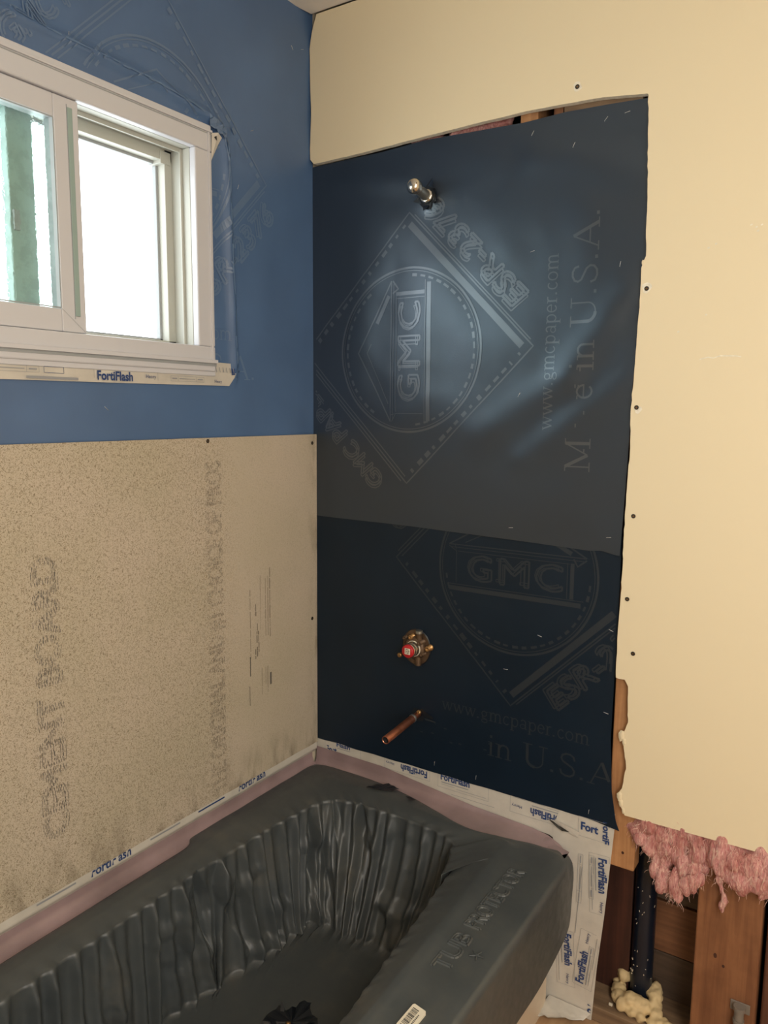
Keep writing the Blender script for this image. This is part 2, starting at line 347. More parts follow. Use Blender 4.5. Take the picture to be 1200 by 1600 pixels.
def logo(ink, mat, made=True):
    """the printed paper mark: diamond, circle, gabled house with letters, number, web address"""
    D = .325
    # diamond double outline
    ink.rib([(0, -D), (D, 0), (0, D), (-D, 0)], .0035, mat, closed=True)
    def edge(a, b, o0, o1, kind):
        dx, dy = b[0]-a[0], b[1]-a[1]; l = hypot(dx, dy); ux, uy = dx/l, dy/l; nx, ny = uy, -ux
        if (nx*(a[0]+b[0])+ny*(a[1]+b[1])) > 0: nx, ny = -nx, -ny      # inward
        P = lambda s_, o: (a[0]+ux*s_+nx*o, a[1]+uy*s_+ny*o)
        if kind == 'band':
            ink.rib([P(.02, (o0+o1)/2), P(l-.02, (o0+o1)/2)], o1-o0, mat)
        elif kind == 'line': ink.rib([P(.015, o0), P(l-.015, o0)], .003, mat)
        else:
            s_ = .03
            while s_ < l-.03:
                ln = random.uniform(.006, .015)*(1.3 if .1 < s_/l < .8 else .7); ink.rib([P(s_, (o0+o1)/2), P(s_+ln, (o0+o1)/2)], (o1-o0)*random.uniform(.5, 1), mat); s_ += .028
    edge((0, -D), (D, 0), .010, .026, 'band'); edge((0, -D), (D, 0), -.006, 0, 'line')
    edge((-D, 0), (0, D), .009, 0, 'line'); edge((-D, 0), (0, D), -.008, 0, 'line')
    edge((-D, 0), (0, -D), .006, .018, 'dash'); edge((0, D), (D, 0), .006, .018, 'dash')
    # circle
    ink.rib(arc(0, 0, .197, .197, 0, 360, 90)[:-1], .005, mat, closed=True)
    ink.rib(arc(0, 0, .190, .190, 0, 360, 90)[:-1], .0018, mat, closed=True)
    for k in range(48):
        if -.06 < sin(2*pi*k/48) < .5 and abs(cos(2*pi*k/48)) > .5: continue
        a = 360*k/48; ink.rib(arc(0, 0, .180, .180, a, a+3.6+1.5*random.random(), 2), .007*random.uniform(.6, 1), mat)
    # house
    ink.rib([(-.172, .050), (.170, .050)], .0025, mat); ink.rib([(-.168, .043), (.166, .043)], .0018, mat)
    ink.rib([(-.172, .050), (-.002, .146), (.170, .050)], .0035, mat); ink.rib([(-.128, .057), (-.002, .120), (.02, .108)], .002, mat); ink.rib([(.07, .092), (.135, .057)], .010, mat)
    ink.rib([(-.172, .046), (-.152, .034), (-.156, .050)], .002, mat); ink.rib([(.170, .046), (.150, .030), (.14, .046)], .004, mat)
    ink.rib([(-.152, .034), (-.152, -.044)], .0016, mat); ink.rib([(.138, .036), (.138, -.046)], .009, mat); ink.rib([(.127, .036), (.127, -.046)], .0018, mat)
    ink.rib([(-.175, -.048), (.166, -.048)], .0018, mat); ink.rib([(-.170, -.058), (.160, -.058)], .011, mat)
    for ch, x0, wd in (('G', -.122, .060), ('M', -.040, .072), ('C', .050, .062)):
        for o in (.0025, .005): ink.text(ch, x0+o, -.031-o*.8, wd, .062, mat, .02) if o == .005 and False else None
        ink.outline(ch, x0+.004, -.034, wd, .062, .0045, mat, off=.02)
        ink.outline(ch, x0, -.029, wd*.92, .056, .0022, mat, off=.01)
    ink.rib([(-.148, .034), (.132, .034)], .0016, mat)
    for a_, b_ in ((-.046, -.029), (.014, -.029), (-.046, .021), (.016, .021)): ink.frame(a_, b_, a_+.020, b_+.006, .0018, mat)
    T0 = ink.T
    def sub(u0_, v0_, ang, fn):
        c, n = cos(radians(ang)), sin(radians(ang)); ink.T = lambda u, v: T0(u0_+c*u-n*v, v0_+n*u+c*v); fn(); ink.T = T0
    def esr():
        ink.outline('ESR-2376', 0, -.024, .335, .050, .0032, mat, off=.025, shear=.12)
        ink.outline('ESR-2376', .006, -.032, .335, .050, .0052, mat, off=.012, shear=.12)
    sub(.092, -.292, 45, esr)
    def pap():
        ink.outline('GMC PAPER', 0, .010, .34, .044, .0028, mat, off=.02, shear=.12); ink.outline('GMC PAPER', .005, .004, .34, .044, .0035, mat, shear=.12)
    sub(-.315, .060, 45, pap)
    serif_text(ink, 'www.gmcpaper.com', -.185, -.375, .380, .034, mat)
    serif_text(ink, 'Made in U.S.A.', -.275, -.462, .555, .054, mat, fade=(1, 2) if made else (0, 1, 2, 3))
    for k in range(7): u_ = random.uniform(-.25, -.05); v_ = random.uniform(-.46, -.42); ink.rib([(u_, v_), (u_+.008, v_)], .003, mat)

# ================================================================ SETTING
# left wall body with the window opening (y -1.53..-.372, z 1.437..1.96)
WY0, WY1, WZ0, WZ1 = -1.53, -.372, 1.430, 1.960
q = MB()
q.box((-.17, -2.7, -.068), (-.002, .141, WZ0), 'room'); q.box((-.17, -2.7, WZ1), (-.002, .141, 2.42), 'room')
q.box((-.17, WY1, WZ0), (-.002, .141, WZ1), 'room'); q.box((-.17, -2.7, WZ0), (-.002, WY0, WZ1), 'room')
struct(q.build('wall_left'))
struct(box_obj('wall_back', (-.17, .142, -.12), (2.7, .19, 2.42), 'wood_xd'))
struct(box_obj('wall_right', (2.6, -2.7, -.068), (2.72, .141, 2.42), 'room'))
struct(box_obj('wall_front', (-.17, -2.72, -.06), (2.7, -2.6, 2.42), 'room'))
struct(box_obj('floor', (0, -2.6, -.11), (2.6, .141, -.068), 'ply'))
# ceiling with a wavy cut edge above the left wall
pts = [(.004, -2.6), (.004, -.4), (.001, -.2), (-.001, -.12), (.000, -.09), (.004, -.05), (.010, -.016), (2.6, -.016), (2.6, -2.6)]
q = MB(); q.face([(x, y, 2.330) for x, y in pts], 'ceil'); q.face([(x, y, 2.345) for x, y in pts][::-1], 'ceil')
for i in range(len(pts)):
    a, b = pts[i], pts[(i+1) % len(pts)]; q.face([(a[0], a[1], 2.33), (b[0], b[1], 2.33), (b[0], b[1], 2.345), (a[0], a[1], 2.345)], 'ceil')
struct(q.build('ceiling'))
struct(box_obj('trim_1', (0, -2.6, 2.36), (2.6, .141, 2.42), 'room'))

# cream drywall left standing around the opening
def jag(pts, amp, seg=.02, seed=0):
    out = []
    for a, b in zip(pts, pts[1:]):
        l = hypot(b[0]-a[0], b[1]-a[1]); k = max(1, int(l/seg))
        for i in range(k):
            t = i/k; x, z = a[0]+(b[0]-a[0])*t, a[1]+(b[1]-a[1])*t
            out.append((x+(N3(x*60+seed, z*60, 3)*amp if i else 0), z+(N3(x*60, z*60+seed, 7)*amp if i else 0)))
    out.append(pts[-1]); return out
edge = jag([(.026, 2.326), (.012, 2.29), (.004, 2.25), (.006, 2.15), (.008, 2.09), (.004, 2.01), (.005, 1.985), (.016, 1.973), (.164, 1.975), (.319, 1.981), (.46, 1.986), (.59, 1.989),
            (.676, 1.987), (.756, 1.984), (.848, 1.973)], .0012) + \
       jag([(.850, 1.970), (.857, 1.80), (.861, 1.663), (.853, 1.640), (.853, 1.576), (.850, 1.45), (.846, 1.35), (.849, 1.277), (.845, 1.142), (.845, 1.004), (.842, .862), (.843, .779)], .0022, .012, 5) + \
       jag([(.850, .777), (.862, .778), (.870, .764), (.872, .70), (.874, .684), (.864, .650), (.866, .640), (.875, .578), (.868, .530), (.862, .520), (.868, .512), (.866, .490), (.877, .470)], .002, .008, 9)
out = edge + [(1.16, .474), (1.9, .49), (2.6, .49), (2.6, 2.326)]
q = MB(); poly_slab(q, out, -.016, -.001, 'drywall', 'gyp')
dw = struct(q.build('trim_2'))
# crumbs of torn gypsum along the lower torn edge
q = MB()
for (x, z, s_) in [(.862, .650, .011), (.868, .638, .008), (.864, .511, .010), (.868, .496, .009), (.874, .480, .007), (.856, 1.650, .005)]:
    rows = []; s_ *= .72
    for i in range(7):
        th = pi*i/6; rows.append([(x+s_*(1+.5*N3(i, j, x*40))*sin(th)*cos(2*pi*j/9)*.8, -.012-s_*.7*(1+.4*N3(j, i, 5))*cos(th)*.6-.003, z+1.6*s_*(1+.5*N3(j*2, i, z*30))*sin(th)*sin(2*pi*j/9)) for j in range(9)])
    q.grid(rows, 'drywall', closed=True, smooth=False)
q.build('torn_edge_crumbs', dw)
# pale scuff lines on the drywall
q = MB(); ink = Ink(q, lambda x, z: (x, -.0163, z))
ink.rib([(.975, 1.455), (.99, 1.459), (1.0, 1.457), (1.012, 1.461), (1.04, 1.460), (1.05, 1.458)], .0022, 'gyp', step=.005)
for x, z in [(1.059, 1.695), (1.050, 1.70), (1.068, 1.698), (1.062, 1.688), (.977, 1.666), (.99, 1.672), (1.12, 1.55), (.93, 1.51), (.98, 1.54)]: ink.rib([(x, z), (x+.004, z+.001)], .003, 'gyp')
q.build('scuff_marks', dw)
# lower wall beyond the open bay, out of the picture
struct(box_obj('trim_3', (1.62, -.016, -.06), (2.6, -.001, .489), 'drywall'))

# ---------------------------------------------------------------- window
win = empty('window_1', (0, -.95, WZ0)); struct(win)
def wbox(name, parts, mat, bevel=.0015, parent=win):
    q_ = MB()
    for a, b in parts: q_.box(a, b, mat)
    return q_.build(name, parent, bevel)
FX = .014
# outer frame: face rails with inner opening z 1.489..1.905, y to -.422
wbox('window_frame', [((-.004, WY0, WZ0+.004), (FX, WY1, 1.489)), ((-.004, WY0, 1.905), (FX, WY1, WZ1)), ((-.004, -.421, 1.489), (FX, WY1, 1.905)), ((-.004, WY0, 1.489), (FX, WY0+.05, 1.905))], 'vinyl', .003)
wbox('jamb', [((-.10, WY0, WZ0+.004), (-.0045, WY1, 1.4885)), ((-.10, WY0, 1.9055), (-.0045, WY1, WZ1)), ((-.10, -.4205, 1.489), (-.0045, WY1, 1.905)), ((-.10, WY0, 1.489), (-.0045, WY0+.05, 1.905))], 'vinyl_j', .001)
wbox('frame_bead', [((FX-.002, WY0, 1.452), (FX+.006, WY1+.002, 1.460)), ((FX-.002, WY0, 1.944), (FX+.004, WY1, 1.949)), ((FX-.002, WY1-.012, 1.460), (FX+.003, WY1-.008, 1.944))], 'vinyl', .001)
wbox('frame_groove', [((FX, WY0, 1.446), (FX+.0012, WY1+.001, 1.4515)), ((FX, WY0, 1.9405), (FX+.0006, WY1, 1.9425))], 'vinyl_d', 0)
wbox('sill_nosing', [((-.02, WY0, WZ0-.006), (.010, WY1+.003, WZ0+.008))], 'vinyl', .002)
# stepped track in the open half (y -.70 .. -.42)
wbox('jamb_track', [((-.100, -.440, 1.489), (-.060, -.420, 1.905)), ((-.100, WY0, 1.882), (-.060, -.42, 1.906)), ((-.100, WY0, 1.488), (-.060, -.42, 1.500)),
                    ((-.030, -.427, 1.489), (-.026, -.420, 1.905)), ((-.033, WY0, 1.897), (-.028, -.42, 1.906)),
                    ((-.0985, -.452, 1.874), (-.058, -.424, 1.900))], 'vinyl_j', .001)
wbox('screen_frame', [((-.094, -.446, 1.500), (-.082, -.437, 1.886)), ((-.094, -1.0, 1.876), (-.082, -.437, 1.886)), ((-.094, -1.0, 1.499), (-.082, -.437, 1.506))], 'vinyl_d', .001)
q = MB(); q.face([(-.088, -1.0, 1.50), (-.088, -.44, 1.50), (-.088, -.44, 1.885), (-.088, -1.0, 1.885)], 'glass'); q.build('screen_pane', win)
# room-side sash: stile y -.749..-.700
sash = wbox('sash', [((-.024, -.752, 1.490), (.008, -.701, 1.904)), ((-.024, WY0+.05, 1.864), (.008, -.752, 1.904)), ((-.024, WY0+.05, 1.490), (.008, -.752, 1.531)), ((-.024, WY0+.05, 1.531), (.008, WY0+.10, 1.864))], 'vinyl', .002)
q = MB(); q.box((.008, -.7245, 1.520), (.0105, -.7145, 1.888), 'vinyl_g'); o = q.build('finger_pull', sash, .0008)
q = MB(); q.box((.006, -.7255, 1.515), (.0090, -.7245, 1.893), 'vinyl_d'); q.build('pull_groove', sash)
# mitre lines at the sash corners and glazing bead
q = MB(); ink = Ink(q, lambda y, z: (.0083, y, z))
ink.rib([(-.752, 1.531), (-.703, 1.491)], .001, 'vinyl_d'); ink.frame(WY0+.10, 1.5325, -.7535, 1.8625, .0022, 'vinyl_d'); q.build('glazing_bead', sash)
q = MB(); q.face([(-.006, WY0+.10, 1.531), (-.006, -.752, 1.531), (-.006, -.752, 1.864), (-.006, WY0+.10, 1.864)], 'glass_t'); q.build('glass_pane', sash)
# fixed outer sash seen through the textured glass
wbox('fixed_sash', [((-.070, -.812, 1.500), (-.045, -.762, 1.886)), ((-.070, WY0, 1.872), (-.045, -.772, 1.886)), ((-.070, WY0, 1.500), (-.045, -.772, 1.512))], 'vinyl_g', .002)
wbox('sash_latch', [((-.046, -.808, 1.665), (-.040, -.796, 1.700))], 'vinyl_d', .001)

# ================================================================ PAPER SHEETS
# --- left wall paper, window flare painted in as blue
def left_surf(y, z, extra=0.0):
    d = 0.0
    zr = interp([(-.95, 2.006), (-.768, 2.004), (-.5, 2.0), (-.377, 1.977), (-.33, 1.968)], y)      # ridge over the window
    if y < -.30:
        s_ = (z-zr); a = .0100*(1+.35*N3(y*9, 3)) * min(1, max(0, (-.30-y)/.06)); d += a*exp(-(s_/(.008 if s_ < 0 else .014))**2) + .003*exp(-((z-1.985)/.02)**2)
    yr = interp([(1.40, -.300), (1.47, -.300), (1.70, -.310), (1.84, -.312), (1.93, -.316), (1.98, -.335)], z)
    if z < 1.99:
        s_ = y-yr; a = .0110*(1+.3*N3(z*9, 8)) * min(1, max(0, (z-1.40)/.06)) * min(1, max(0, (1.985-z)/.05)); d += a*exp(-(s_/(.014 if s_ < 0 else .0065))**2)
    d += .0012*N3(y*9, z*9, 1)+.0025*max(0, N3(y*3.1, z*2.3, 5))
    r = hypot((y+.345)/.05, (z-1.955)/.05)
    if r < 2: d += .006*exp(-r*r)*abs(N3(y*60, z*60, 2))*2
    return (.0012+max(d, 0)+extra, y, z)
ys = [-1.75+i*.02 for i in range(20)]; ys = [-2.55, -2.2, -1.9]+[y for y in ys if y < WY0-.01]+[WY0]
y = WY0+.012
while y < WY1-.006: ys.append(y); y += .0115
ys.append(WY1)
y = WY1+.006
while y < -.004: ys.append(y); y += .006
ys.append(-.001)
zs = []; z = 1.24
while z < WZ0-.028: zs.append(z); z += .010
zs.append(WZ0-.02); z = WZ0-.01
while z < WZ1-.006: zs.append(z); z += .010
zs.append(WZ1); z = WZ1+.007
while z < 2.352: zs.append(z); z += .0075
q = MB(); q.grid([[left_surf(y, z) for y in ys] for z in zs], 'film_left', skip=lambda i, j: (zs[i] >= WZ0-.021 and zs[i+1] <= WZ1+.001 and ys[j] >= WY0-.001 and ys[j+1] <= WY1+.001))
ink = Ink(q, lambda y, z: left_surf(y, z, .0007), clip=lambda y, z: -1.4 < y < -.004 and z < 2.34 and not (y < WY1+.004 and WZ0-.05 < z < WZ1+.004))
ink.at(-.507, 1.883); random.seed(3); logo(ink, 'ink_left'); ink.at(0, 0); random.seed(6)
def ridge_glint(path_, w_, keep):  # broken pale ribbons that paint the shine along a ridge
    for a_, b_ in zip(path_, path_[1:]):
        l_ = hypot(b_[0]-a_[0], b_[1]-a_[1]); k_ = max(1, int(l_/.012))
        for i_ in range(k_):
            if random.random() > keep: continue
            t_ = i_/k_; o_ = random.uniform(-.0012, .0012); ink.rib([(a_[0]+(b_[0]-a_[0])*t_+o_, a_[1]+(b_[1]-a_[1])*t_+o_), (a_[0]+(b_[0]-a_[0])*(t_+1.3/k_)+o_, a_[1]+(b_[1]-a_[1])*(t_+1.3/k_)+o_)], w_*random.uniform(.5, 1.2), 'ridge_glint', step=.005)
ridge_glint([(-.318, 1.935), (-.312, 1.84), (-.310, 1.70), (-.300, 1.46)], .0030, .85); ridge_glint([(-.306, 1.80), (-.303, 1.70), (-.297, 1.50)], .0012, .5)
ridge_glint([(-.76, 2.006), (-.50, 2.001), (-.42, 1.990), (-.385, 1.980)], .0034, .8); ridge_glint([(-.50, 2.004), (-.40, 1.988)], .0050, .5); ridge_glint([(-.70, 2.012), (-.52, 2.009)], .0014, .5)
tag(q.build('building_paper'), 'building paper with painted-in blue flare on the left wall around the window, above the cement board', 'building paper')
# --- back wall, lower sheet
def wr(x, z): return .0010*N3(x*6, z*6, 2)+.0006*N3(x*17, z*17, 4)
def low_surf(x, z, e=0.0):
    d = .0015+wr(x, z)+.0012
    if x > .70 and z < .60: d += .004*(x-.70)/.15*max(0, (.60-z)/.18)
    return (x, -d-e, z)
lowR = [(.424, .868), (.450, .856), (.519, .843), (.637, .835), (.771, .8365), (.90, .8375), (.958, .838), (1.10, .838)]
q = MB(); rows = []
for i in range(86):
    t = i/85; z_ = .430+(1.10-.430)*t; xr = interp(lowR, z_)
    rows.append([low_surf(.002+(xr-.002)*j/100, z_ + (.002*N3(j*.15, 0, 9) - (.006*(max(0, j-94)/6)))*(1-t)) for j in range(101)])
q.grid(rows, 'film_low')
ink = Ink(q, lambda x, z: low_surf(x, z, .0006), clip=lambda x, z: .004 < x < interp(lowR, z)-.002 and .44 < z < 1.09)
ink.at(.594, .980); random.seed(11); logo(ink, 'ink_low', made=False)
tag(q.build('building_paper'), 'lower black building paper on the back wall, with the mixing valve and spout pipe', 'building paper')
# --- back wall, upper sheet
def up_surf(x, z, e=0.0):
    d = .0042+wr(x+3, z)
    def fold(x0, z0, x1, z1, wd, a):
        dx, dz = x1-x0, z1-z0; l2 = dx*dx+dz*dz; t = ((x-x0)*dx+(z-z0)*dz)/l2; tt = min(1, max(0, t)); ex = x-x0-dx*tt; ez = z-z0-dz*tt
        return a*exp(-(ex*ex+ez*ez)/(wd*wd))
    d += fold(.50, 1.30, .70, 1.43, .045, .0045)+fold(.70, 1.43, .82, 1.60, .035, .004)
    d += fold(.60, 1.24, .83, 1.42, .03, .0025)+fold(.36, 1.70, .30, 1.36, .06, .0035)+fold(.17, 1.66, .14, 1.40, .05, .0025)
    d += .0022*N3(x*5, z*4, 6)+.0020*max(0, N3(x*8, z*7, 12))+.0007*N3(x*14+z*6, z*10, 15)
    d += fold(.10, 1.93, .30, 1.90, .03, .0025)+fold(.62, 1.90, .84, 1.83, .04, .003)
    if x > .78 and z < 1.16: d += .004*(x-.78)/.06*max(0, (1.16-z)/.1)
    d *= min(1, .25+x/.06) if x < .045 else 1
    hx, hz = x-.35, z-1.848; r = hypot(hx, hz)
    d += .006*exp(-(r/.028)**2)
    return (x, -max(d, .003)-e, z)
upT = [(0, 1.970), (.219, 1.972), (.336, 1.978), (.476, 1.974), (.584, 1.971), (.677, 1.975), (.765, 1.973), (.85, 1.969)]
upB = [(0, 1.066), (.30, 1.063), (.58, 1.056), (.78, 1.049), (.81, 1.052), (.84, 1.046)]
upR = [(1.04, .836), (1.222, .841), (1.41, .8450), (1.642, .858), (1.791, .859), (1.98, .849)]
q = MB(); rows = []
for i in range(131):
    t = i/130; row = []
    for j in range(121):
        xx = .85*j/120; z_ = interp(upB, xx)+(interp(upT, xx)-interp(upB, xx))*t; xr = interp(upR, z_); row.append(up_surf(.002+(xr-.002)*j/120, z_))
    rows.append(row)
q.grid(rows, 'film_top')
q.grid([rows[0], [(p[0], p[1]+.0028, p[2]-.0002) for p in rows[0]]], 'film_top')
ink = Ink(q, lambda x, z: up_surf(x, z, .0006), clip=lambda x, z: .006 < x < interp(upR, z)-.002 and interp(upB, x)+.002 < z < interp(upT, x)-.003)
ink.at(.298, 1.4955, 90); random.seed(5); logo(ink, 'ink_top')
tag(q.build('building_paper'), 'upper grey-black building paper on the back wall, under the shower arm', 'building paper')

# ---------------------------------------------------------------- cement board
q = MB(); bx = .013
q.box((.0055, -1.75, .418), (bx, -.004, 1.286), 'board')
bd_ = q
ink = Ink(q, lambda y, z: (bx+.0003, y, z))
def dotted(t, y0, z0, ln, h, stp, dl, wd, mat, keep=.8):
    """letters drawn as rows of short upright dashes"""
    geo, (a, b, c, d) = text_geo(t, False, 0.0); kx, ky = ln/(c-a), h/(d-b)
    for p0, p1 in geo:
        ay, az = y0-(p0[1]-b)*ky, z0+(p0[0]-a)*kx; by, bz = y0-(p1[1]-b)*ky, z0+(p1[0]-a)*kx; l_ = hypot(by-ay, bz-az); k_ = max(1, int(l_/stp))
        for i_ in range(k_):
            if random.random() > keep: continue
            t_ = (i_+random.random()*.5)/k_; y_, z_ = ay+(by-ay)*t_, az+(bz-az)*t_; e_ = dl*random.uniform(.6, 1.2)/2; ink.rib([(y_, z_-e_), (y_, z_+e_)], wd, mat)
random.seed(77)
for o_ in (0, .004): dotted('THE ORIGINAL AND #1 CHOICE OF PROS', -.357-o_, .432, .800, .056-2*o_, .0042, .0046, .0011, 'board_ink', .75)
for o_ in (0, .006): dotted('CEMENT BOARD', -.790-o_, .530+o_*.4, .545, .056-1.8*o_, .0052, .0060, .0011, 'board_ink2', .9)
ink.at(0, 0)
random.seed(21)
def dashes(y_, z0, z1, wd, mat, lo=.01, hi=.05, g=.006):
    z_ = z1
    while z_ > z0:
        l_ = random.uniform(lo, hi); ink.rib([(y_, z_), (y_, max(z0, z_-l_))], wd*random.uniform(.6, 1.1), mat); z_ -= l_+random.uniform(.2, 1)*g
dashes(-.272, .735, .910, .0022, 'board_ink'); dashes(-.274, .69, .74, .003, 'board_ink2'); dashes(-.277, .615, .665, .0028, 'board_ink2', .04, .06)
for y_, z0, z1, w_ in [(-.216, .78, .93, .002), (-.207, .78, .935, .0022), (-.1995, .775, .955, .0030), (-.235, .80, .94, .0012), (-.218, .655, .70, .0016), (-.232, .63, .70, .0016), (-.210, .63, .70, .002)]: dashes(y_, z0, z1, w_, 'board_ink', .02, .06, .003)
ink.at(-.196, .648, 90); ink.text('#1234', 0, 0, .034, .006, 'board_ink2', .05) if False else ink.rect(0, 0, .032, .006, 'board_ink2')
ink.at(0, 0)
for y_, z0, z1 in [(-.252, .84, .87), (-.247, .80, .82), (-.249, .77, .80), (-.243, .77, .80), (-.242, .745, .77), (-.248, .735, .76), (-.254, .73, .755)]: dashes(y_, z0, z1, .004, 'board_ink', .006, .02, .003)
tag(q.build('cement_board', bevel=0), 'speckled beige cement board panel on the left wall between blue paper and bathtub', 'cement board')

# ================================================================ BATHTUB AND ITS FILM COVER
RZ = .366
# stations round the rim, anticlockwise seen from above starting on the left side: outer(x,y), ridge(x,y), lip(x,y), foot(x,y), hem(x,y,z)
S = []
def st(o, r, l, f, h=None): S.append((o, r, l, f, h or (o[0], o[1], RZ-.003)))
for y_, ox in [(-1.40, .040), (-1.2, .040), (-1.0, .039), (-.86, .038), (-.72, .037), (-.60, .037), (-.53, .037)]: st((ox, y_), (.070, y_), (.113, y_), (.125 + .02*max(0, (y_+.7)/.2), y_))
st((.030, -.502), (.060, -.495), (.118, -.50), (.145, -.54)); st((.012, -.486), (.056, -.475), (.119, -.475), (.152, -.50)); st((.010, -.455), (.055, -.44), (.120, -.44), (.165, -.46)); st((.010, -.36), (.055, -.35), (.125, -.35), (.178, -.37))
st((.011, -.25), (.058, -.25), (.134, -.26), (.182, -.30)); st((.012, -.13), (.065, -.15), (.145, -.19), (.195, -.255)); st((.022, -.030), (.085, -.085), (.170, -.145), (.235, -.245))
st((.130, -.014), (.150, -.070), (.215, -.128), (.270, -.245)); st((.235, -.018), (.250, -.070), (.290, -.120), (.320, -.240)); st((.330, -.032), (.340, -.075), (.365, -.118), (.370, -.240))
st((.430, -.060), (.430, -.085), (.430, -.122), (.410, -.245)); st((.530, -.088), (.520, -.100), (.485, -.130), (.450, -.255)); st((.620, -.076), (.600, -.095), (.520, -.150), (.480, -.280))
st((.700, -.064), (.636, -.105), (.540, -.195), (.500, -.32), (.705, -.058, RZ-.006)); st((.755, -.072), (.641, -.135), (.552, -.235), (.510, -.37), (.763, -.020, RZ-.040)); st((.779, -.095), (.643, -.17), (.560, -.270), (.515, -.41), (.767, -.018, .20))
for y_, lx, hy, hz in [(-.16, .568, -.075, .170), (-.25, .577, -.20, .153), (-.36, .590, -.345, .160), (-.50, .603, -.50, .165), (-.70, .620, -.70, .165), (-.95, .622, -.95, .165), (-1.2, .615, -1.2, .165), (-1.38, .60, -1.38, .165)]:
    st((.784, y_), (.646+.012*min(1, max(0, (-.15-y_)/.5)), y_-.04), (lx, y_-.07 if y_ > -1.1 else y_), (.530+.02*min(1, (-y_)), min(-.45, y_-.10) if y_ > -.4 else (y_-.05 if y_ > -1.1 else -1.22)), (.776, hy, hz))
st((.74, -1.49), (.64, -1.45), (.56, -1.42), (.48, -1.30), (.77, -1.49, .165)); st((.50, -1.50), (.48, -1.46), (.44, -1.42), (.40, -1.32)); st((.25, -1.50), (.26, -1.46), (.27, -1.42), (.27, -1.32)); st((.06, -1.48), (.10, -1.44), (.15, -1.41), (.18, -1.30))
n = len(S)
def cr(p0, p1, p2, p3, t):
    return tuple(.5*((2*b)+(-a+c)*t+(2*a-5*b+4*c-d)*t*t+(-a+3*b-3*c+d)*t**3) for a, b, c, d in zip(p0, p1, p2, p3))
STN = []      # dense stations
SUB = 44
for i in range(n):
    for k in range(SUB):
        t = k/SUB; STN.append(tuple(cr(S[(i-1) % n][c], S[i][c], S[(i+1) % n][c], S[(i+2) % n][c], t) for c in range(5)))
NS = len(STN)
arcL = [0.0]
for i in range(NS):
    a, b = STN[i][2], STN[(i+1) % NS][2]; arcL.append(arcL[-1]+hypot(b[0]-a[0], b[1]-a[1]))
FZ, LZ = .084, .352
# pleat centres along the lip
random.seed(4); pl = []; s_ = 0
while s_ < arcL[-1]:
    pl.append((s_, random.uniform(.45, 1.35), random.uniform(-.020, .020))); s_ += random.uniform(.030, .052)
DENT = [(arcL[int(SUB*5.6)], .030, .30, .35, -.020), (arcL[int(SUB*5.0)], .034, .30, .35, .016), (arcL[int(SUB*7.6)], .028, .22, .22, .018), (arcL[int(SUB*9.0)], .03, .55, .3, -.014), (arcL[int(SUB*13.3)], .035, .45, .45, .020), (arcL[int(SUB*14.6)], .035, .40, .4, -.018), (arcL[int(SUB*12.0)], .03, .5, .4, -.018), (arcL[int(SUB*3.6)], .04, .45, .4, .014)]
def pleat(s, t):
    best = 0; v = 0
    for c, a, lean in pl:
        d = s-(c+lean*t)
        if abs(d) < .045: v = max(v, a*exp(-(d/.0105)**2))
    return v
rows = []
prof = [('hem', 0), ('hem', .15), ('hem', .4), ('hem', .7), ('hem', .9), ('O', 0), ('O', .08), ('O', .25), ('O', .5), ('O', .75), ('O', .9), ('R', 0), ('R', .12), ('R', .3), ('R', .5), ('R', .7), ('R', .85), ('R', .95)]
NW = 46
for k in range(NW+1): prof.append(('W', k/NW))
for k in range(1, 15): prof.append(('F', k/14))
P3 = []
CEN = (.34, -.80)
